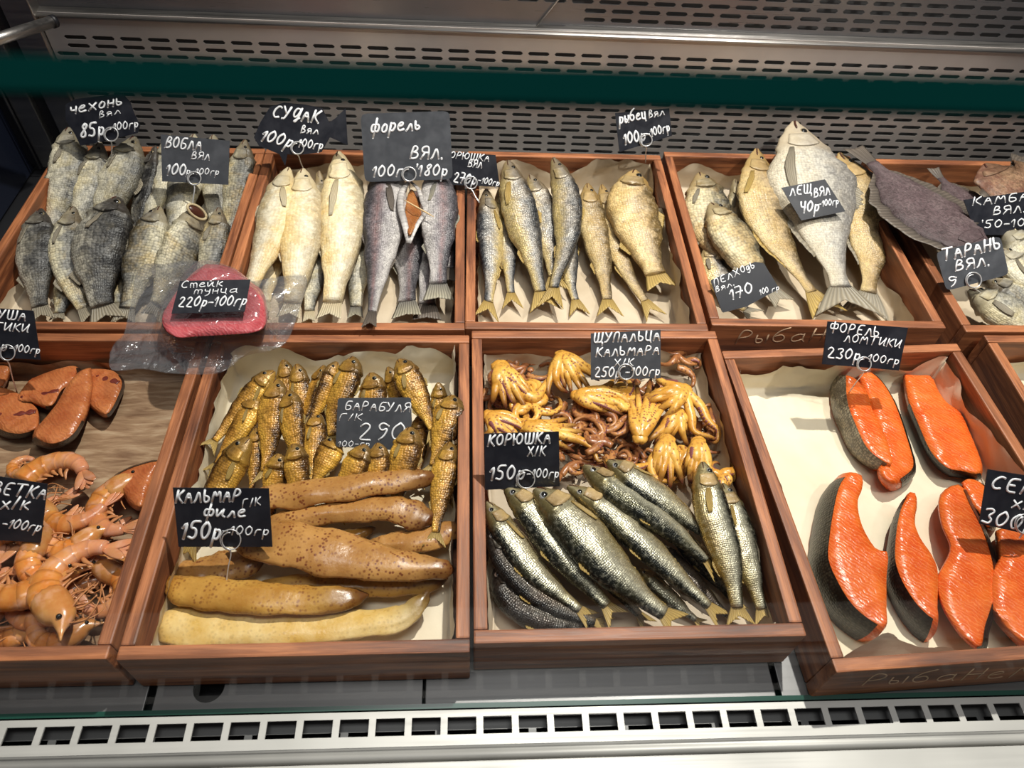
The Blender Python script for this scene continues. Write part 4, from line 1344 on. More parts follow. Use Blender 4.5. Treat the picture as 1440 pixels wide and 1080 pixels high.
G('second left mullet directly below the upper left one', [(364, 556, .062), (342, 595, .052), (318, 632, .042), (294, 668, .036)], 34, -100)
G('bright golden mullet standing upright, third from the left', [(390, 534, .076), (383, 580, .064), (378, 630, .052), (368, 684, .044)], 36, 85)
G('brown mullet upright, right of the bright golden one', [(406, 550, .076), (410, 590, .066), (418, 635, .054), (424, 680, .046)], 34, 70)
G('slender raised golden mullet slanting left of the tallest one', [(474, 509, .078), (460, 545, .066), (443, 580, .054), (426, 612, .046)], 24, -60)
G('tallest mullet with a clear eye, left of the БАРАБУЛЯ card', [(497, 502, .082), (484, 545, .070), (468, 590, .056), (468, 632, .044)], 36, 85)
G('golden belly of a mullet below the tallest one', [(474, 618, .050), (462, 640, .044), (448, 665, .038), (436, 692, .032)], 36, -90)
G('top right mullet slanting down to the right', [(560, 506, .080), (578, 540, .070), (598, 580, .058), (616, 620, .050)], 36, 85)
G('far right mullet with its tail pointing down left', [(636, 556, .068), (628, 595, .058), (616, 635, .048), (604, 672, .040)], 38, 90)
G('mullet at the right wall reaching down beside the squid', [(632, 622, .062), (626, 660, .054), (618, 710, .046), (610, 770, .042)], 34, 90)
G('big-eyed mullet head at the lower left, tail under the КАЛЬМАР card', [(352, 616, .070), (324, 658, .054), (294, 712, .040), (256, 792, .028)], 40, -85, skin='mullet')
G('narrow mullet between the big-eyed head and the bright golden one', [(360, 602, .054), (358, 635, .044), (356, 670, .036), (352, 705, .030)], 22)
G('small mullet head peeking at the lower tip of the bright golden one', [(392, 638, .058), (388, 665, .046), (384, 700, .034), (380, 740, .028)], 32)
G('mullet head with a dark eye below the brown upright one', [(412, 624, .068), (417, 655, .056), (421, 695, .042), (424, 740, .030)], 32)
G('mullet lying low between the brown one and the golden belly', [(444, 580, .050), (442, 620, .044), (440, 660, .038), (437, 705, .030)], 30)
G('mullet head in front of the card, left one of three', [(514, 625, .066), (500, 655, .056), (484, 695, .042), (470, 735, .030)], 36, 85)
G('mullet head in front of the card, middle one of three', [(531, 623, .066), (532, 655, .056), (534, 695, .042), (536, 735, .030)], 30, 85)
G('larger mullet head at the right lower corner of the БАРАБУЛЯ card', [(577, 601, .074), (570, 640, .062), (560, 690, .044), (552, 735, .030)], 40, 85)

# front row, fourth crate: smelt
KEEP[0] = 'H'
g = 'smoked smelt'
def H_(label, pts, w, roll=-75, skin='smelt', **k): return fish('smoked_fish', label, g, pts, w, roll, 'smelt', skin, 'gold', iris='iris_silver', **k)
H_('smelt lying deep between the first and second large smelt', [(800, 720, .026), (835, 775, .024), (870, 830, .022), (915, 882, .020)], 34)
H_('dark green smelt in the gap under the fish with the yellow flap', [(938, 735, .028), (975, 775, .026), (1010, 815, .024), (1044, 862, .022)], 32)
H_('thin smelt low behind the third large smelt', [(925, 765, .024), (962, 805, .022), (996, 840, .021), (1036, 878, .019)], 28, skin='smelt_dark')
H_('smelt tail low beside the largest smelt near the front board', [(900, 800, .024), (930, 830, .022), (958, 855, .020), (990, 880, .018)], 26)
H_('smelt under the two right ones, tail fin touching the right wall', [(1040, 720, .032), (1056, 756, .028), (1074, 790, .026), (1090, 824, .024)], 28, -90)
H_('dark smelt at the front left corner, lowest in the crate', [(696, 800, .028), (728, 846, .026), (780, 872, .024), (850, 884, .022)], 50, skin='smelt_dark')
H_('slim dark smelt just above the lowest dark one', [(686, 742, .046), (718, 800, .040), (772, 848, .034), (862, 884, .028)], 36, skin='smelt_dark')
H_('smelt with a silver cheek at the left wall below the КОРЮШКА card', [(684, 706, .058), (716, 755, .050), (760, 812, .042), (836, 874, .032)], 40)
H_('smelt starting under the КОРЮШКА pin, left of the largest', [(710, 684, .064), (752, 725, .058), (800, 790, .050), (872, 874, .038)], 50)
H_('largest shiny smelt in the centre of the crate', [(752, 688, .072), (808, 740, .066), (872, 812, .056), (960, 884, .044)], 66)
H_('smelt with a red brown head right of the largest one', [(798, 684, .064), (858, 722, .058), (930, 790, .048), (1022, 876, .034)], 44)
H_('smelt with a torn yellow belly flap, second from the top', [(820, 655, .068), (872, 696, .062), (940, 742, .054), (1014, 808, .044)], 50, -60)
H_('uppermost smelt with a bright silver eye below the tentacles', [(854, 648, .072), (900, 682, .064), (960, 726, .054), (1012, 766, .046)], 44, -80)
H_('rightmost smelt but one, upright with a pink flank', [(1016, 680, .060), (1034, 735, .052), (1054, 800, .042), (1078, 880, .030)], 40, 90)
H_('upright smelt with its head over the tentacles, right side', [(988, 650, .078), (1000, 715, .066), (1024, 790, .052), (1042, 882, .036)], 46, 90)
KEEP[0] = None

# ------------------------------------------------------------------ food materials
def flesh_mat(name, a, b, line, rough=0.28, stretch=(260, 26, 60), amt=0.55):
    m = NT(name)
    o = m.obj()
    n = m.noise(o, 40, 4, 0.6)
    w = m.n('ShaderNodeTexWave', wave_type='BANDS', bands_direction='DIAGONAL')
    m.put(w.inputs['Vector'], o)
    w.inputs['Scale'].default_value = 115
    w.inputs['Distortion'].default_value = 7.0
    w.inputs['Detail'].default_value = 2.0
    w.inputs['Detail Scale'].default_value = 1.2
    lines = m.rng(w.outputs['Fac'], 0.80, 0.98)
    col = m.mix(m.rng(n, 0.3, 0.7), a, b)
    col = m.mix(m.math('MULTIPLY', lines, amt), col, line)
    m.set(Base_Color=col, Roughness=m.rng(n, 0.3, 0.7, rough - 0.08, rough + 0.12))
    m.b.inputs['Subsurface Weight'].default_value = 0.12
    m.b.inputs['Subsurface Radius'].default_value = (0.006, 0.002, 0.001)
    fine = m.noise(o, 220, 3, 0.6)
    m.bump(m.math('ADD', m.math('MULTIPLY', w.outputs['Fac'], 0.5), m.math('ADD', n, m.math('MULTIPLY', fine, 0.8))), 0.35, 0.0010)
    return m.m


MAT['trout_flesh'] = flesh_mat('orange_trout_flesh', (0.56, 0.070, 0.010), (0.70, 0.145, 0.018), (0.80, 0.27, 0.08), amt=0.4)
MAT['salmon_brown'] = flesh_mat('smoked_salmon_flesh', (0.34, 0.085, 0.026), (0.54, 0.19, 0.062), (0.20, 0.035, 0.02), 0.28, amt=0.25)
MAT['tuna'] = flesh_mat('pink_tuna_flesh', (0.40, 0.045, 0.055), (0.54, 0.115, 0.13), (0.60, 0.22, 0.21), 0.3, amt=0.35)
MAT['tuna_side'] = flesh_mat('orange_tuna_rind', (0.32, 0.06, 0.010), (0.48, 0.15, 0.03), (0.22, 0.03, 0.015), 0.3)
MAT['cavity'] = flesh_mat('brown_belly_flesh', (0.24, 0.075, 0.018), (0.36, 0.14, 0.035), (0.16, 0.05, 0.02), 0.4)


def skin_mat(name, dark, mid):
    m = NT(name)
    o = m.obj()
    v = m.voro(o, 330, 0.5)
    n = m.noise(o, 34, 3)
    m.set(Base_Color=m.mix(m.math('MULTIPLY', m.rng(v, 0.25, 0.6), 0.8), m.mix(m.rng(n, 0.35, 0.65), mid, dark), [c * 0.4 for c in dark]), Roughness=0.34)
    m.bump(v, 0.5, 0.001)
    return m.m


MAT['trout_skin'] = skin_mat('scaly_trout_skin', (0.010, 0.008, 0.006), (0.055, 0.043, 0.027))
MAT['trout_skin_dark'] = skin_mat('dark_trout_skin', (0.008, 0.006, 0.006), (0.028, 0.020, 0.017))
MAT['trout_skin_pale'] = skin_mat('pale_trout_skin', (0.16, 0.13, 0.09), (0.42, 0.36, 0.25))
MAT['salmon_skin'] = skin_mat('brown_salmon_skin', (0.028, 0.014, 0.010), (0.08, 0.035, 0.022))


def squid_mat(name, a, b, spot, amt):
    m = NT(name)
    o = m.obj()
    u = m.attr('v', 'Fac')
    n = m.noise(o, 30, 4, 0.6)
    vor = m.voro(o, 260, 1.0)
    gate = m.rng(m.noise(o, 42, 3, 0.6), 0.38, 0.56)
    sp = m.math('MULTIPLY', m.rng(m.math('ADD', vor, m.math('MULTIPLY', m.noise(o, 140, 3), 0.5)), 0.68, 0.46), gate)
    col = m.mix(m.rng(n, 0.3, 0.7), a, b)
    col = m.mix(m.math('MULTIPLY', sp, amt), col, spot)
    col = m.mix(m.math('MULTIPLY', m.rng(u, 0.30, 0.85), 0.97), col, [c * 0.45 for c in spot])
    m.set(Base_Color=col, Roughness=m.rng(n, 0.3, 0.7, 0.22, 0.42))
    m.b.inputs['Subsurface Weight'].default_value = 0.08
    m.b.inputs['Subsurface Radius'].default_value = (0.005, 0.003, 0.001)
    m.bump(m.math('ADD', n, m.math('MULTIPLY', m.noise(o, 170, 3, 0.6), 0.5)), 0.5, 0.0016)
    return m.m


MAT['fillet'] = squid_mat('smoked_squid_fillet', (0.34, 0.15, 0.038), (0.52, 0.27, 0.078), (0.16, 0.038, 0.012), 0.95)
MAT['fillet_yellow'] = squid_mat('yellow_squid_fillet', (0.37, 0.165, 0.026), (0.54, 0.30, 0.065), (0.20, 0.065, 0.015), 0.7)
MAT['fillet_pale'] = squid_mat('pale_squid_fillet', (0.58, 0.34, 0.055), (0.76, 0.58, 0.26), (0.16, 0.07, 0.02), 0.22)
MAT['tent'] = squid_mat('golden_squid_tentacle', (0.50, 0.21, 0.022), (0.80, 0.47, 0.10), (0.22, 0.055, 0.03), 0.9)
MAT['tent_dark'] = squid_mat('brown_squid_tentacle', (0.20, 0.055, 0.025), (0.50, 0.23, 0.07), (0.10, 0.02, 0.025), 0.9)
MAT['sucker'] = plain('purple_sucker', (0.20, 0.06, 0.06), 0.4)


def shell_mat(name, a, b):
    m = NT(name)
    o = m.obj()
    n = m.noise(o, 60, 4, 0.6)
    u = m.attr('v', 'Fac')
    r = m.rand()
    seg = m.math('FRACT', m.math('MULTIPLY', u, 6.0))
    col = m.mix(m.rng(n, 0.3, 0.7), a, b)
    col = m.mix(m.rng(seg, 0.70, 1.0, 0.0, 0.6), col, [c * 0.40 for c in a])
    col = m.mix(m.math('MULTIPLY', m.rng(m.noise(o, 95, 3), 0.5, 0.7), 0.5), col, (0.72, 0.42, 0.30))  # pale pink highlights painted into the shell colour by noise
    col = m.mix(m.math('MULTIPLY', m.rng(u, 0.3, 1.0), 0.45), col, (0.62, 0.30, 0.24))
    tn = m.n('ShaderNodeVectorMath', operation='SCALE')
    m.put(tn.inputs[0], col)
    m.put(tn.inputs['Scale'], m.rng(r, 0, 1, 0.8, 1.1))
    m.set(Base_Color=tn.outputs[0], Roughness=0.22)
    m.b.inputs['Subsurface Weight'].default_value = 0.15
    m.b.inputs['Subsurface Radius'].default_value = (0.006, 0.002, 0.001)
    m.bump(n, 0.3, 0.001)
    return m.m


MAT['shell'] = shell_mat('orange_shrimp_shell', (0.56, 0.16, 0.025), (0.66, 0.29, 0.07))
MAT['shell_head'] = shell_mat('brownish_shrimp_head', (0.44, 0.15, 0.035), (0.58, 0.30, 0.10))
MAT['leg'] = plain('shrimp_leg', (0.46, 0.19, 0.07), 0.4)


# ------------------------------------------------------------------ cut slices
def slab(name, label, cat, group, poly, zt, zb, shift, skin_dir, flesh, skin, n=56, rough=0.0012, part='flesh', bulge=0.10):
    """a slice with the outline POLY (pixels) at height ZT, its underside at ZB moved by SHIFT pixels; the skin covers the sides that face SKIN_DIR"""
    top = [(v.x, v.y) for v in even(catmull([(p[0], p[1], 0) for p in poly] + [(poly[0][0], poly[0][1], 0)], 200), n + 1)[:-1]]
    T = [at(x, y, zt) for x, y in top]
    Bt = [at(x + shift[0], y + shift[1], zb) for x, y in top]
    c = sum(T, Vector()) / n
    if sum((T[i] - c).cross(T[(i + 1) % n] - c).z for i in range(n)) < 0:
        T.reverse(); Bt.reverse(); top.reverse()
    root = thing(name, (c.x, c.y, zb), label, cat, group)
    bm = bmesh.new()
    lay = bm.verts.layers.int.new('rim')
    tv = [bm.verts.new(v) for v in T]
    for i, v in enumerate(tv): v[lay] = i + 1
    f = bm.faces.new(tv)
    bmesh.ops.triangulate(bm, faces=[f], ngon_method='BEAUTY')
    for _ in range(2):
        n0 = len(bm.verts)
        bmesh.ops.subdivide_edges(bm, edges=[e for e in bm.edges if e.calc_length() > 0.004 and not e.is_boundary], cuts=1)
        bm.verts.ensure_lookup_table()
        for v in bm.verts[n0:]: v[lay] = 0
        bmesh.ops.triangulate(bm, faces=[q for q in bm.faces if len(q.verts) > 3])
    bnd = set(v for e in bm.edges if e.is_boundary for v in e.verts)
    for v in bm.verts:
        if v not in bnd:
            v.co.z += 0.0010 + rough * (1.2 * nz(v.co, 60, zt * 99) + nz(v.co, 160, 2))
    bm.verts.ensure_lookup_table()
    bm.verts.index_update()
    vs = [v.co.copy() for v in bm.verts]
    fs = [[v.index for v in q.verts] for q in bm.faces]
    bi = [v.index for v in sorted((v for v in bm.verts if v[lay]), key=lambda v: v[lay])]
    assert len(bi) == n
    bm.free()
    # sides: a few rings, swelling outwards
    prev = bi
    rings = []
    for k in range(1, 6):
        s = k / 5
        ring = []
        for i in range(n):
            a, b = T[i], Bt[i]
            tang = (T[(i + 1) % n] - T[i - 1]).normalized()
            out = Vector((tang.y, -tang.x, 0))
            p = a.lerp(b, s) + out * ((zt - zb) * bulge * math.sin(math.pi * min(1, s * .9 + .1)) + rough * .5 * nz(a, 120, k))
            ring.append(len(vs))
            vs.append(p)
        for i in range(n):
            j = (i + 1) % n
            fs.append([prev[i], ring[i], ring[j], prev[j]])
        rings.append(ring)
        prev = ring
    fs.append(prev[::-1])
    o = mk(part, vs, fs, MAT[flesh], root)
    if skin_dir:
        sd = (CR * skin_dir[0] + Vector((CD.x, CD.y, 0)) * skin_dir[1])
        sd.z = 0
        sd.normalize()
        V, F = [], []
        idx = []
        for i in range(n):
            tang = (T[(i + 1) % n] - T[i - 1]).normalized()
            out = Vector((tang.y, -tang.x, 0))
            idx.append(out.dot(sd) > 0.30)
            for k, rg in enumerate([bi] + rings):
                V.append(vs[rg[i]] + out * 0.0007 + Vector((0, 0, 0.0003 if k == 0 else 0)))
        for i in range(n):
            j = (i + 1) % n
            if idx[i] and idx[j]:
                for k in range(5):
                    F.append([i * 6 + k, i * 6 + k + 1, j * 6 + k + 1, j * 6 + k])
        used = sorted(set(q for f in F for q in f))
        rm = {q: k for k, q in enumerate(used)}
        if F:
            mk('skin', [V[q] for q in used], [[rm[q] for q in f] for f in F], MAT[skin], root)
    return root


def zp(ox, oy, s, pts):
    return [(ox + x / s, oy + y / s) for x, y in pts]



KEEP[0] = 'I'
g = 'orange trout slices'
def steak(label, pts, zt, zb, shift, sd, skin, zoom='a', flesh='trout_flesh'):
    o = (1000, 440, 3.273) if zoom == 'a' else (1080, 640, 3.0)
    return slab('trout_slice', label, 'fish slice', g, zp(*o, pts), zt, zb, shift, sd, flesh, skin)
steak('orange trout slice leaning on a skin-covered one at the back', [(685, 285), (720, 272), (762, 292), (810, 350), (855, 440), (905, 590), (930, 690), (905, 735), (830, 775), (775, 725), (795, 650), (745, 450), (700, 340)], .040, .0125, (0, 14), (1, -.1), 'trout_skin')
steak('back trout slice with a broad pale scaly skin side on its left', [(622, 288), (660, 300), (715, 360), (745, 450), (800, 560), (835, 690), (790, 680), (720, 620), (670, 520), (630, 410)], .046, .0125, (-23, 8), (-1, .25), 'trout_skin_pale')
steak('notched orange trout slice at the back right, without neighbours', [(893, 283), (950, 287), (1012, 292), (1040, 350), (1085, 412), (1150, 462), (1185, 540), (1225, 640), (1243, 700), (1228, 740), (1150, 725), (1085, 712), (1015, 640), (955, 510), (912, 400)], .036, .0125, (-2, 10), (-.4, 1), 'trout_skin_dark')
steak('largest trout steak with scaly skin at the left front', [(345, 72), (392, 82), (400, 130), (378, 200), (398, 300), (455, 395), (505, 412), (500, 520), (500, 640), (497, 722), (420, 685), (350, 620), (295, 530), (258, 440), (262, 350), (280, 230), (305, 130)], .052, .0125, (-30, 22), (-1, .45), 'trout_skin', 'b')
steak('trout steak with glossy black skin, second from the left in front', [(600, 155), (627, 172), (616, 265), (640, 345), (690, 420), (716, 490), (712, 600), (712, 690), (650, 650), (590, 570), (545, 470), (540, 370), (560, 240)], .048, .0125, (-14, 34), (-1, .8), 'trout_skin_dark', 'b')
steak('trout steak folded at the top, third from the left in front', [(775, 135), (815, 135), (850, 210), (905, 320), (945, 450), (955, 570), (935, 650), (912, 720), (900, 800), (872, 805), (800, 735), (735, 620), (722, 520), (775, 400), (740, 300), (725, 210), (740, 160)], .045, .0125, (4, 4), (1, .8), 'trout_skin_dark', 'b')
steak('small trout piece behind the folded steak, beside the СЕ card', [(820, 115), (850, 102), (900, 120), (950, 180), (960, 260), (925, 300), (890, 240), (850, 190)], .034, .0125, (2, 6), (.8, .6), 'trout_skin_dark', 'b')
steak('trout steak cut off by the right edge under the СЕ card', [(975, 320), (1060, 290), (1150, 330), (1200, 470), (1190, 640), (1120, 780), (1085, 790), (1010, 720), (955, 640), (950, 500), (985, 440)], .046, .0125, (-4, 10), (1, .2), 'trout_skin_dark', 'b')


KEEP[0] = 'F'
g = 'smoked salmon chunks'
def chunk(label, pts, zt, zb=.0125, shift=(0, 8), sd=(0, 1)):
    return slab('salmon_chunk', label, 'fish slice', g, zp(0, 360, 3.176, pts), zt, zb, shift, sd, 'salmon_brown', 'salmon_skin')
chunk('small salmon chunk at the left edge above the others', [(-60, 500), (0, 488), (38, 500), (20, 560), (-10, 590), (-60, 580)], .034)
chunk('squarish salmon chunk at the left edge with a dark red band', [(-40, 590), (10, 588), (80, 615), (160, 680), (168, 745), (150, 775), (85, 792), (10, 775), (-40, 720)], .034, shift=(-2, 8))
chunk('long pale salmon chunk pierced by the wire pin', [(80, 625), (110, 580), (150, 545), (240, 510), (322, 492), (340, 515), (325, 560), (272, 600), (228, 668), (150, 652), (85, 645)], .036, shift=(6, 5), sd=(.6, .5))
chunk('salmon chunk at the right end with a dark outline', [(400, 505), (450, 505), (505, 518), (542, 560), (528, 620), (482, 702), (440, 690), (395, 640), (398, 560)], .034, shift=(2, 5), sd=(1, .5))
chunk('bent salmon chunk with a pink rounded end, in front of the others', [(398, 500), (402, 570), (392, 650), (372, 715), (320, 800), (240, 836), (170, 815), (162, 780), (215, 715), (265, 650), (310, 570), (360, 515)], .044, shift=(0, 8), sd=(.2, 1))
MAT['dark_band'] = flesh_mat('dark_red_salmon_band', (0.10, 0.016, 0.012), (0.20, 0.040, 0.026), (0.06, 0.01, 0.01), 0.3, amt=0.2)


def dark_band(label, z, pts, w):
    r = [o for o in COL.objects if o.get('label', '') == label][0]
    p = catmull([at(*q, z) for q in zp(0, 360, 3.176, pts)], 20)
    rad = [w * (.8 + .2 * math.sin(i * 1.3)) for i in range(20)]
    mk('dark_band', *tube(p, rad, 10, flat=.22), MAT['dark_band'], r)['label'] = 'dark red band in the salmon flesh'


dark_band('squarish salmon chunk at the left edge with a dark red band', .0345, [(-30, 712), (50, 708), (110, 700), (160, 694)], .0042)
dark_band('long pale salmon chunk pierced by the wire pin', .0365, [(92, 630), (150, 622), (210, 612), (262, 598)], .0034)
dark_band('salmon chunk at the right end with a dark outline', .0345, [(410, 516), (445, 535), (485, 552), (530, 566)], .0045)
slab('salmon_chunk', 'salmon chunk with a dark curved skin at the upper right of the shrimp', 'fish slice', g, [(156, 683), (166, 668), (192, 656), (221, 650), (214, 668), (206, 692), (199, 712), (186, 706), (174, 688)], .046, .0125, (0, 4), (-.5, -1), 'salmon_brown', 'salmon_skin')

# ------------------------------------------------------------------ squid fillets
def loft(name, part, label, cat, group, pts, thick, mat, n=40, sides=18, fold=0.0, up=(0, 0, 1), seed=0):
    """a flattened lobe along PTS (px, py, z, width px)"""
    C3 = [at(p[0], p[1], p[2]) for p in pts]
    W = [p[3] * depth(c) / FPX / 2 for p, c in zip(pts, C3)]
    path = catmull(C3, n)
    wv = catmull([(w, 0, 0) for w in W], n)
    root = thing(name, path[n // 2], label, cat, group)
    upv = Vector(up).normalized()
    vs, fs, av = [], [], []
    for i, p in enumerate(path):
        t = (path[min(n - 1, i + 1)] - path[max(0, i - 1)]).normalized()
        nn = (upv - t * upv.dot(t)).normalized()
        s = t.cross(nn)
        u = i / (n - 1)
        w = max(0.0006, wv[i].x) * min(1, (min(u, 1 - u) * 14 + 0.05)) ** .5
        h = min(thick * min(1, (min(u, 1 - u) * 9 + 0.06)) ** .5, w * .95)
        for j in range(sides):
            a = 2 * math.pi * j / sides
            x, z = math.cos(a), math.sin(a)
            x = math.copysign(abs(x) ** .8, x)
            k = 1 + 0.20 * nz((u * 7, x, z * .3), 1.6, seed) + 0.09 * nz((u * 20, x * 2, z), 1.5, seed)
            dip = -fold * h * (1 - x * x) * (0.5 + 0.5 * nz((u * 5, 0, 0), 1, seed + 3)) if z > 0 else 0
            vs.append(p + s * (x * w * k) + nn * (z * h * k * (.62 if abs(x) > .8 else .85) + dip + h * .25 * nz((u * 5, x * 1.4, 0), 1.5, seed + 8)))
            av.append(max(u ** 2.5, .75 * (1 - u) ** 7))
    for i in range(n - 1):
        for j in range(sides):
            k = (j + 1) % sides
            fs.append([i * sides + j, i * sides + k, (i + 1) * sides + k, (i + 1) * sides + j])
    fs.append(list(range(sides))[::-1])
    fs.append([(n - 1) * sides + j for j in range(sides)])
    mk(part, vs, fs, MAT[mat], root, attrs={'v': av})
    return root, path



KEEP[0] = 'G'
g = 'smoked squid fillets'
def sq(label, pts, thick=.008, mat='fillet', fold=0.0, seed=0):
    r, path = loft('squid_fillet', 'mantle', label, 'squid', g, pts, thick, mat, fold=fold, seed=seed)
    # ragged darker edge at the thin end
    return r
sq('squid fillet lying deep behind the КАЛЬМАР card', [(236, 800, .022, 20), (270, 806, .024, 44), (310, 800, .026, 52), (352, 790, .028, 40), (372, 782, .028, 12)], seed=1)
sq('thin yellow squid strip between the upper fillets', [(430, 772, .024, 8), (470, 760, .027, 22), (500, 752, .028, 22), (528, 742, .026, 8)], .006, 'fillet_yellow', seed=2)
sq('reddish squid fillet in the shade by the right wall', [(515, 764, .030, 10), (550, 764, .034, 30), (595, 758, .036, 42), (634, 745, .036, 32), (642, 740, .034, 10)], .008, seed=3)
sq('long squid fillet under the biggest one, dark right end', [(360, 822, .026, 14), (430, 822, .028, 30), (520, 822, .028, 36), (590, 818, .028, 38), (630, 812, .026, 16)], .008, 'fillet_yellow', seed=4)
sq('topmost squid fillet with red speckles, right of the КАЛЬМАР card', [(330, 706, .046, 22), (382, 700, .052, 40), (450, 692, .056, 43), (530, 680, .056, 40), (590, 673, .054, 30), (620, 670, .050, 9)], .010, seed=5)
sq('second squid fillet with a folded brown right end', [(362, 738, .040, 14), (420, 728, .046, 30), (490, 718, .048, 36), (552, 715, .048, 44), (590, 727, .046, 42), (608, 738, .042, 14)], .009, seed=6)
sq('biggest squid fillet, heavily speckled, across the middle', [(322, 762, .046, 24), (375, 762, .052, 62), (445, 772, .056, 74), (515, 786, .054, 60), (580, 798, .050, 40), (626, 800, .046, 28), (632, 800, .044, 8)], .011, seed=7)
sq('orange squid fillet with the wire pin stuck in it', [(231, 812, .036, 14), (262, 830, .040, 44), (330, 838, .044, 50), (410, 843, .044, 46), (480, 843, .040, 38), (519, 836, .036, 10)], .010, 'fillet_yellow', fold=.4, seed=8)
sq('palest squid fillet along the front board, its tip curled up', [(206, 886, .024, 16), (250, 878, .028, 56), (340, 882, .030, 58), (440, 879, .030, 50), (520, 876, .030, 40), (566, 868, .032, 36), (590, 848, .036, 24), (603, 828, .038, 6)], .010, 'fillet_pale', fold=.5, seed=9)

# ------------------------------------------------------------------ squid tentacles
def tentacles(label, cx, cy, z, arms, mat='tent', seed=0, crown=20, width=13):
    """a crown of arms; ARMS lists (angle in the picture, length px, curl) or explicit pixel paths"""
    rnd = random.Random(seed * 7 + 1)
    c = at(cx, cy, z)
    root = thing('squid_tentacles', c, label, 'squid', 'smoked squid tentacles')
    sc = depth(c) / FPX
    r = crown * .8 * sc / 2
    # crown: a small dented knob that the arms grow out of
    bm = bmesh.new()
    bmesh.ops.create_icosphere(bm, subdivisions=3, radius=1)
    vs = []
    for v in bm.verts:
        q = v.co.copy()
        k = 1 + 0.16 * nz(q, 1.7, seed) + 0.08 * nz(q, 4, seed)
        vs.append(c + Vector((q.x * r * k, q.y * r * k * .9, q.z * r * .62 * k)))
    bm.verts.index_update()
    fs = [[v.index for v in f.verts] for f in bm.faces]
    bm.free()
    mk('crown', vs, fs, MAT[mat], root, attrs={'v': [0.3] * len(vs)})
    pl = [a[0] for a in arms if not isinstance(a[0], (tuple, list))]
    mean_ang = math.degrees(math.atan2(sum(math.sin(R_(q)) for q in pl), sum(math.cos(R_(q)) for q in pl)))
    if max(abs((q - mean_ang + 180) % 360 - 180) for q in pl) > 110: mean_ang = None
    if mat == 'tent':
        arms = list(arms) + [(q[0] + rnd.uniform(-12, 12), q[1] * rnd.uniform(.7, 1.0), q[2] * rnd.uniform(-1.5, 2.5)) for q in arms if not isinstance(q[0], (tuple, list))][::2]
    for a in arms:
        w = width * 1.18 * sc / 2 * rnd.uniform(.85, 1.15)
        if isinstance(a[0], (tuple, list)):
            ctrl = [c] + [at(*p) for p in a]
            w *= .8
        else:
            ang, ln, curl = a
            ln *= 1.35
            if mean_ang is not None:
                ang = mean_ang + ((ang - mean_ang + 180) % 360 - 180) * .75
            curl += rnd.uniform(-25, 25)
            x, y, g_ = cx, cy, R_(ang)
            ctrl = [c]
            if mat == 'tent_dark':
                x, y = cx + rnd.uniform(-22, 22), cy + rnd.uniform(-15, 15)
                ctrl = [at(x, y, z + rnd.uniform(-.004, .004))]
            zz = z
            m = 6
            for k in range(m):
                x += math.cos(g_) * ln / m
                y += math.sin(g_) * ln / m * .85
                g_ += R_(curl) / m * (0.5 + k * .35)
                zz = z + 0.005 * math.sin(math.pi * (k + 1) / m) - 0.012 * ((k + 1) / m) ** 1.5 + rnd.uniform(-.0015, .0015)
                ctrl.append(at(x, y, max(.016, zz)))
        n = 26
        path = catmull(ctrl, n)
        rad = []
        for i in range(n):
            u = i / (n - 1)
            rad.append(max(.0006, w * (1.0 + 0.25 * math.sin(math.pi * min(1, u * 2)) - 0.72 * u ** 1.1) * (1 if u < .93 else (1 - u) / .07 * .7 + .3)))
        V, F = tube(path, rad, 9, flat=.85)
        mk('tentacle', V, F, MAT[mat], root, attrs={'v': [(i / (n - 1)) ** 2 for i in range(n) for _ in range(9)]})
        if rnd.random() < .35:
            # a row of suckers along one side
            parts = []
            for i in range(6, n - 4):
                t = (path[i + 1] - path[i - 1]).normalized()
                sd = t.cross(Vector((0, 0, 1))).normalized()
                p = path[i] + sd * rad[i] * .75 + Vector((0, 0, rad[i] * .45))
                parts.append(disc(p, (sd + Vector((0, 0, 1))).normalized(), rad[i] * .38, rad[i] * .35))
            o = mk('suckers', *join(parts), MAT['sucker'], root)
            tag(o, kind='stuff')
    return root



KEEP[0] = 'H'
tentacles('dark curly tentacles low in the middle under the arms', 845, 600, .026, [(20, 60, 200), (80, 55, -180), (150, 60, 160), (210, 60, -160), (270, 52, 170), (320, 60, -190), (0, 50, 240)], 'tent_dark', 31, 24, 9)
tentacles('dark tentacles with purple suckers below the ЩУПАЛЬЦА card', 790, 572, .028, [(10, 62, 160), (60, 50, 200), (120, 56, -150), (190, 60, 170), (250, 44, -200), (330, 50, 190)], 'tent_dark', 32, 22, 9)
tentacles('dark tentacles half buried above the smelt heads', 865, 640, .026, [(190, 70, 80), (200, 62, -120), (170, 66, 120), (220, 56, -150), (340, 46, 160), (30, 40, 140)], 'tent_dark', 33, 20, 8)
tentacles('curly tentacle ends right beside the КОРЮШКА card', 808, 655, .030, [(200, 40, 200), (250, 46, -180), (300, 52, 170), (350, 48, 190), (60, 30, -200), (110, 34, 160)], 'tent_dark', 34, 20, 8)
tentacles('dark curled tentacles at the back right corner near the paper roll', 952, 506, .040, [(150, 40, 240), (200, 44, 220), (20, 46, 200), (60, 52, -160), (330, 34, 260), (110, 40, 180)], 'tent_dark', 35, 20, 8)
tentacles('fat yellow tentacles hanging down in the left back corner', 704, 516, .056, [(112, 48, -10), (95, 52, 5), (76, 52, 12), (58, 62, 20), (42, 62, 25), (25, 56, 40), [(748, 560, .05), (772, 535, .05), (795, 534, .046)]], 'tent', 36, 34, 16)
tentacles('yellow tentacles fanned right along the back wall', 790, 500, .056, [(25, 50, 15), (45, 58, 10), (62, 52, 0), (100, 42, -10), (135, 56, -40), (10, 48, 25), (80, 48, 0)], 'tent', 37, 26, 14)
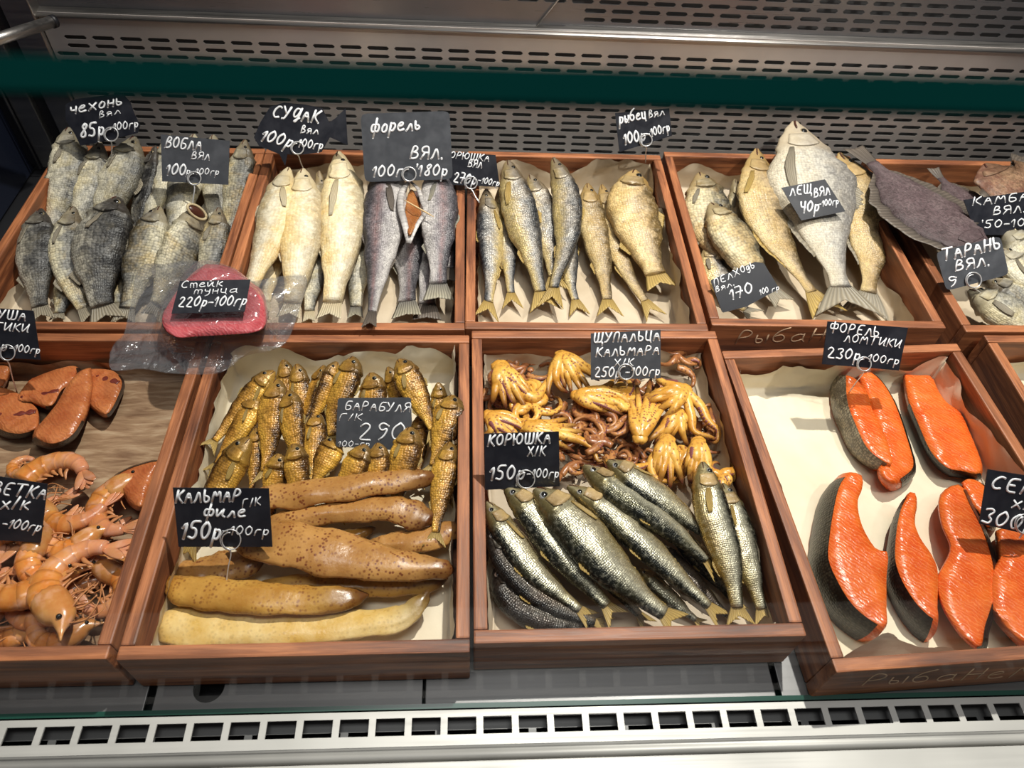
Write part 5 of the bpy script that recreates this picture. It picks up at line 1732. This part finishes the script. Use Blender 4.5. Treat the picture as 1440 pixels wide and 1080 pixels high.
tentacles('looped tentacles by the left wall above the КОРЮШКА card', 688, 585, .048, [(10, 56, 60), (30, 52, 40), (60, 50, -60), (-20, 60, 150), (75, 40, -70)], 'tent', 38, 28, 13)
tentacles('yellow tentacles pointing right below the ЩУПАЛЬЦА card', 812, 556, .050, [(-12, 72, 40), (2, 70, 30), (18, 62, -20), (32, 52, -40), (-25, 78, 110), (50, 44, -50)], 'tent', 39, 26, 14)
tentacles('tentacles stretching right from above the КОРЮШКА card', 738, 600, .046, [(5, 70, 15), (18, 78, 10), (-6, 60, 10), [(790, 612, .046), (818, 620, .042), (834, 632, .040), (842, 648, .038), (862, 640, .036)], (35, 60, -20)], 'tent', 40, 24, 13)
tentacles('upright fan of yellow fingers in the middle of the tentacles', 900, 616, .050, [(255, 64, 10), (268, 74, -8), (280, 76, 8), (240, 56, 25), (295, 78, 10), (310, 74, 12)], 'tent', 41, 28, 14)
tentacles('golden clump at the right back with two long hanging arms', 962, 548, .056, [(190, 44, -30), (212, 44, 20), (172, 50, 20), (150, 50, 30), (120, 44, 20), (95, 44, 10), [(972, 585, .05), (976, 606, .046), (998, 614, .042), (1012, 620, .036)], [(984, 570, .05), (996, 592, .046), (1010, 606, .042), (1006, 622, .036), (992, 616, .034)]], 'tent', 42, 30, 13)
tentacles('short thick yellow arms right of the upright fan', 955, 580, .044, [(100, 38, 0), (120, 48, 10), (80, 44, -10), (140, 52, 10), (60, 30, 10)], 'tent', 43, 24, 15)
tentacles('speckled golden tentacles hanging in front of the fan', 938, 620, .054, [(130, 52, -30), (112, 50, -20), (95, 58, -10), (78, 60, 10), [(916, 650, .05), (922, 672, .046), (944, 676, .044), (956, 660, .042)], (62, 56, 20)], 'tent', 44, 30, 15)
tentacles('golden tentacles hanging beside the upright smelt head', 982, 622, .056, [(112, 52, -10), (98, 58, 0), (78, 52, 10), (60, 60, 20), (125, 44, -20)], 'tent', 45, 28, 15)
tentacles('coiled tentacle ends against the right wall of the crate', 1014, 668, .040, [(200, 30, 220), (20, 26, 260), (330, 30, 240), (80, 40, 120)], 'tent', 46, 18, 11)
tentacles('thin twisted tentacles above the uppermost smelt', 880, 660, .050, [(10, 44, 60), (25, 50, 30), (190, 30, 60), (-10, 44, -60), (40, 54, -20)], 'tent', 47, 16, 10)

def dark(label, cx, cy, z, sd, mat='tent_dark', arms=9, ln=62, w=7.5):
    rn = random.Random(sd)
    a0 = rn.uniform(0, 360)
    tentacles(label, cx, cy, z, [(a0 + 360 / arms * k + rn.uniform(-18, 18), ln * rn.uniform(.7, 1.2), rn.choice([-1, 1]) * rn.uniform(150, 480)) for k in range(arms)], mat, sd, 13, w)


dark('brown tentacle tangle along the left wall below the fat yellow arms', 700, 560, .024, 51)
dark('brown tentacle tangle at the back wall between two yellow clusters', 746, 520, .024, 52)
dark('purple brown tentacle tangle in the very middle of the crate', 812, 596, .034, 53, w=8)
dark('tangle of brown tentacles left of the upright yellow fan', 858, 590, .038, 54, w=8)
dark('brown tentacles behind the lower right corner of the ЩУПАЛЬЦА card', 918, 545, .030, 55)
dark('brown tentacles by the right wall below the golden clump', 1000, 590, .028, 56)
dark('brown tentacles in the shade between fan and speckled cluster', 905, 650, .026, 57)
dark('brown tentacle ends at the left above the wire ring card', 735, 640, .026, 58)
dark('orange brown tentacles above the smelt with the torn belly', 842, 628, .042, 59, w=8)
dark('thin orange tentacles right of the looped ones by the left wall', 744, 566, .044, 60, 'tent', 7, 52, 10)
dark('orange tentacles tucked under the speckled golden cluster', 955, 650, .034, 61, 'tent', 7, 46, 10)
dark('small curled orange tentacles between fan and back card', 868, 560, .044, 62, 'tent', 7, 40, 10)

KEEP[0] = None

# ------------------------------------------------------------------ shrimp
def shrimp_proto(curl, seed, with_head=True, scale=1.0):
    rnd = random.Random(seed)
    root = thing('shrimp', (0, 0, 0), '', 'shrimp', 'smoked shrimp')
    Rr = 0.062 / R_(curl)
    n = 38
    path, up_in = [], []
    for i in range(n):
        a = R_(curl) * (i / (n - 1) - .5)
        path.append(Vector((Rr * math.sin(a), Rr * math.cos(a) - Rr * math.cos(R_(curl) / 2) * .5, 0.0)))
    vs, fs, av = [], [], []
    sd = 14
    for i in range(n):
        u = i / (n - 1)
        t = (path[min(n - 1, i + 1)] - path[max(0, i - 1)]).normalized()
        o = Vector((-t.y, t.x, 0))
        s = (u * 6) % 1.0
        r = 0.0112 * (1.0 - 0.55 * u ** 1.4) * (0.96 + 0.10 * s)
        for j in range(sd):
            a = 2 * math.pi * j / sd
            c = math.cos(a)
            vs.append(path[i] + o * (c * r * (1.12 if c > 0 else .92)) + Vector((0, 0, math.sin(a) * r * .82)))
            av.append(u)
    for i in range(n - 1):
        for j in range(sd):
            k = (j + 1) % sd
            fs.append([i * sd + j, i * sd + k, (i + 1) * sd + k, (i + 1) * sd + j])
    fs += [list(range(sd))[::-1], [(n - 1) * sd + j for j in range(sd)]]
    mk('abdomen', vs, fs, MAT['shell'], root, attrs={'v': av})
    # tail fan
    t = (path[-1] - path[-3]).normalized()
    o = Vector((-t.y, t.x, 0))
    for k in (-2, -1, 0, 1, 2):
        d = (t + o * (k * .20) + Vector((0, 0, (abs(k) - 1) * .10))).normalized()
        ctr = [path[-1] - t * .002, path[-1] + d * .010, path[-1] + d * .021]
        V, F = tube(catmull(ctr, 9), [.0016, .0026, .0034, .0038, .0040, .0038, .0033, .0024, .0010], 8, flat=.25, upv=Vector((0, 0, 1)))
        mk('tail_blade', V, F, MAT['shell'], root, attrs={'v': [0.8] * len(V)})
    t0 = (path[0] - path[2]).normalized()
    o0 = Vector((t0.y, -t0.x, 0))
    if with_head:
        hp = [path[0] - t0 * .003, path[0] + t0 * .006, path[0] + t0 * .014 - o0 * .001, path[0] + t0 * .022 - o0 * .0015, path[0] + t0 * .030 + o0 * .002, path[0] + t0 * .038 + o0 * .005]
        hp = catmull(hp, 16)
        V, F = tube(hp, [.0106, .0116, .0120, .0121, .0120, .0117, .0112, .0104, .0094, .0081, .0064, .0047, .0030, .0018, .0011, .0005], 14, flat=.82)
        mk('head_shell', V, F, MAT['shell_head'], root, attrs={'v': [.1] * len(V)})
        for sgn in (1, -1):
            e = path[0] + t0 * .0245 - o0 * .001 + Vector((0, 0, .0058 * sgn))
            bm = bmesh.new()
            bmesh.ops.create_uvsphere(bm, u_segments=10, v_segments=8, radius=.0019)
            bm.verts.index_update()
            mk('eye', [v.co + e for v in bm.verts], [[v.index for v in f.verts] for f in bm.faces], MAT['pupil'], root)
            bm.free()
            q = path[0] + t0 * .026
            pts = [q, q + t0 * .008 - o0 * .012, q + t0 * .004 - o0 * .024 + Vector((0, 0, .004 * sgn)), q - t0 * .012 - o0 * .030]
            mk('antenna', *tube(catmull(pts, 16), .00045, 5), MAT['leg'], root)
        for k in range(5):
            q = path[0] + t0 * (.004 + k * .0042) - o0 * .006
            pts = [q, q - o0 * .009 + t0 * rnd.uniform(-.006, .006) + Vector((0, 0, rnd.uniform(-.003, .004))), q - o0 * rnd.uniform(.016, .022) + t0 * rnd.uniform(-.012, .010)]
            mk('leg', *tube(catmull(pts, 10), [.0010 - .00006 * i for i in range(10)], 6), MAT['leg'], root)
    for k in range(5):
        i = 3 + k * 6
        t = (path[i + 1] - path[i - 1]).normalized()
        o = Vector((t.y, -t.x, 0))
        q = path[i] + o * .006
        pts = [q, q + o * .005 + t * .002, q + o * .0095 + t * .006 + Vector((0, 0, rnd.uniform(-.002, .002)))]
        mk('swimmeret', *tube(catmull(pts, 8), [.0013, .0016, .0018, .0018, .0016, .0013, .0010, .0006], 6, flat=.4, upv=Vector((0, 0, 1))), MAT['leg'], root)
    return root


protos = [shrimp_proto(150, 1), shrimp_proto(110, 2), shrimp_proto(190, 3), shrimp_proto(130, 4, False)]
used = [False] * 4


def shrimp(label, px, py, z, rot, kind=0, sc=1.0, flip=False, tilt=(0, 0)):
    src = protos[kind]
    if not used[kind]:
        r = src
        used[kind] = True
    else:
        r = src.copy()
        COL.objects.link(r)
        for ch in src.children:
            c = ch.copy()
            COL.objects.link(c)
            c.parent = r
    r.location = at(px, py, z)
    r.rotation_euler = (R_(tilt[0]) + (math.pi if flip else 0), R_(tilt[1]), R_(rot))
    r.scale = (sc, sc, sc)
    r['label'] = label
    return r


# rot 0: the back of the shrimp arches towards the back wall, head left
SHR = [
 ('shrimp lying deep under the big curled one at the right', 128, 850, .022, 40, 1, 1.0, 0),
 ('shrimp at the bottom of the pile below the card', 70, 800, .022, 200, 1, 1.0, 0),
 ('shrimp low between the salmon skin chunk and the wall', 156, 766, .022, 100, 0, 1.0, 0),
 ('shrimp deep at the left edge of the pile, lowest row', 12, 858, .022, 150, 1, 1.0, 0),
 ('shrimp showing only its orange back under the top ones', 108, 770, .028, 300, 2, .9, 0),
 ('dark shrimp head piece lying apart above the pile', 34, 656, .020, 60, 2, .55, 0),
 ('shrimp at the left front corner, cut by the edge', 4, 876, .026, 20, 1, .9, 0),
 ('orange shrimp at the upper left, stretched over the card corner', 72, 678, .034, 5, 3, 1.25, 0),
 ('upright shrimp just right of the card', 74, 728, .040, 88, 3, 1.05, 0),
 ('shrimp with a purplish head right of the card top', 108, 708, .042, 12, 1, 1.0, 1),
 ('shrimp standing by the crate wall, tail fan to the left', 170, 715, .040, -60, 0, 1.1, 1),
 ('shrimp with a dark spiny head in the middle of the pile', 98, 750, .042, 130, 2, .95, 0),
 ('small orange shrimp below the card, glossy back', 80, 786, .046, -20, 0, 1.05, 1),
 ('shrimp against the right wall with a pink claw-like tail', 144, 832, .034, 240, 2, .95, 0),
 ('shrimp tail pointing right over the lower pile', 52, 838, .040, 178, 3, 1.0, 0),
 ('brown shrimp at the lower left with a pale rounded head', 40, 868, .036, 160, 1, 1.05, 1),
 ('red headed shrimp at the front, beside the grey paper corner', 82, 876, .036, 120, 2, .95, 0),
 ('shrimp lying between the tail and the red headed one', 34, 866, .034, 10, 1, .95, 0),
 ('bright orange shrimp at the left edge, middle height', -4, 842, .044, 80, 3, 1.1, 0),
 ('yellowish shrimp just under the lower edge of the card', 18, 782, .044, 15, 1, 1.0, 0),
 ('shrimp curved around the left side, tail rising right', 28, 806, .052, 150, 0, 1.25, 0),
 ('biggest curled shrimp at the right, tail pointing down', 114, 808, .060, 60, 0, 1.34, 0),
]
for i, (lb, px, py, z, rot, kd, sc, fl) in enumerate(SHR):
    rn = random.Random(i)
    shrimp(lb, px, py, z, rot, kd, sc, bool(fl), (rn.uniform(-14, 14), rn.uniform(-14, 14)))

# ------------------------------------------------------------------ tuna in its vacuum bag
tn_top = zp(150, 360, 5.143, [(700, 88), (800, 95), (935, 140), (1040, 230), (1110, 290), (1140, 420), (1130, 520), (1040, 555), (850, 570), (640, 582), (520, 590), (430, 540), (402, 450), (440, 370), (520, 250), (610, 150)])
ZT, ZB = .1085, .0775
slab('tuna_steak', 'pink tuna steak sealed in the clear bag on the crate rims', 'fish slice', None, tn_top, ZT, ZB, (4, -6), (.15, 1), 'tuna', 'tuna_side', rough=.0010, bulge=.05)
out_px = [(155, 498), (163, 482), (175, 470), (184, 430), (197, 377), (235, 372), (273, 367), (286, 374), (320, 384), (352, 396), (385, 391), (424, 388), (432, 398), (420, 440), (405, 478), (385, 492), (345, 501), (318, 521), (290, 527), (237, 525), (200, 519), (158, 521)]
O = [at(x, y, .074) for x, y in out_px]
oc = at(300, 445, .074)
Tp = [at(x, y, .095) for x, y in tn_top]
tc = sum(Tp, Vector()) / len(Tp)


def tdist(p):
    """signed distance to the tuna's outline, negative inside"""
    best, inside = 9, False
    for i in range(len(Tp)):
        a, b = Tp[i - 1], Tp[i]
        ab = b - a
        f = max(0, min(1, ((p.x - a.x) * ab.x + (p.y - a.y) * ab.y) / (ab.x ** 2 + ab.y ** 2)))
        best = min(best, math.hypot(p.x - a.x - ab.x * f, p.y - a.y - ab.y * f))
        if (a.y > p.y) != (b.y > p.y) and p.x < (b.x - a.x) * (p.y - a.y) / (b.y - a.y) + a.x: inside = not inside
    return -best if inside else best


nr, na = 34, 110
ring = even(catmull([tuple(v) for v in O] + [tuple(O[0])], 300), na + 1)[:-1]
bag = thing('vacuum_bag', (oc.x, oc.y, .072), 'clear crinkled vacuum bag around the pink tuna, lying over four crate rims', 'plastic bag')
for part, sgn in (('upper_film', 1), ('lower_film', 0)):
    vs, fs = [], []
    for i in range(nr + 1):
        f = i / nr
        for k in range(na):
            p = oc.lerp(ring[k], f)
            d = tdist(p)
            fold = abs(nz(p, 34, 3.3)) * .006 + nz(p, 80, 1.1) * .0016
            rad = math.atan2(p.y - tc.y, p.x - tc.x)
            pleat = max(0, math.sin(rad * 11 + nz(p, 20, 2) * 2)) * .003 * math.exp(-max(0, d) / .03)
            if sgn:
                h = 1.0 if d < -.004 else max(0, min(1, 1 - (d + .004) / .022))
                h = h * h * (3 - 2 * h)
                z = .0755 + (ZT + .0022 - .0755) * h + (fold + pleat) * (1 - h) * min(1, (1 - f) * 5 + .15)
            else:
                z = .0742 + fold * .25 * min(1, (1 - f) * 5)
            vs.append(Vector((p.x, p.y, z)))
    for i in range(nr):
        for k in range(na):
            j = (k + 1) % na
            fs.append([i * na + k, (i + 1) * na + k, (i + 1) * na + j, i * na + j])
    mk(part, vs, fs, MAT['film'], bag)

# ------------------------------------------------------------------ toothpick and opened belly of the trout
left_half = [o for o in COL.objects if o.get('label', '').startswith('left half of the gutted trout')][0]
cav = [(578, 258), (571, 274), (568, 292), (571, 316), (574, 336), (581, 322), (587, 310), (596, 297), (590, 284), (584, 268)]
V = [at(x, y, .080 - .002 * math.sin(i)) for i, (x, y) in enumerate(cav)]
c = sum(V, Vector()) / len(V) - Vector((0, 0, .008))
k = len(V)
o = mk('belly_cavity', V + [c] + [v - Vector((0, 0, .006)) for v in V] + [c - Vector((0, 0, .006))], [[i, (i + 1) % k, k] for i in range(k)] + [[k + 1 + (i + 1) % k, k + 1 + i, 2 * k + 1] for i in range(k)] + [[i, k + 1 + i, k + 1 + (i + 1) % k, (i + 1) % k] for i in range(k)], MAT['cavity'], left_half, sub=1)
for pts, r in (([(577, 254, .086), (566, 268, .085), (563, 290, .083), (569, 315, .079), (575, 342, .070)], .0052), ([(578, 256, .086), (588, 266, .085), (594, 284, .083), (598, 298, .081), (587, 316, .078), (576, 342, .070)], .0034)):
    pth = catmull([at(*p) for p in pts], 22)
    V, F = tube(pth, [r * (.4 + .6 * math.sin(math.pi * (i + 2) / 26)) for i in range(22)], 9, flat=.6)
    mk('belly_flap', V, F, FM['trout'], left_half, attrs={'fc': [(i // 9 * .003, 0, .5) for i in range(len(V))], 'v': [.85] * len(V)})['label'] = 'pale silvery belly flap'
a, b = at(568, 281, .0885), at(610, 305, .0885)
o = mk('toothpick', *tube([a.lerp(b, i / 8) for i in range(9)], [.0004, .0009, .0011, .0011, .0011, .0011, .0011, .0009, .0004], 8), plain('birch_wood', (0.66, 0.47, 0.24), 0.55), None, origin=a.lerp(b, .5))
tag(o, 'pale wooden toothpick holding the gutted trout open', 'toothpick')
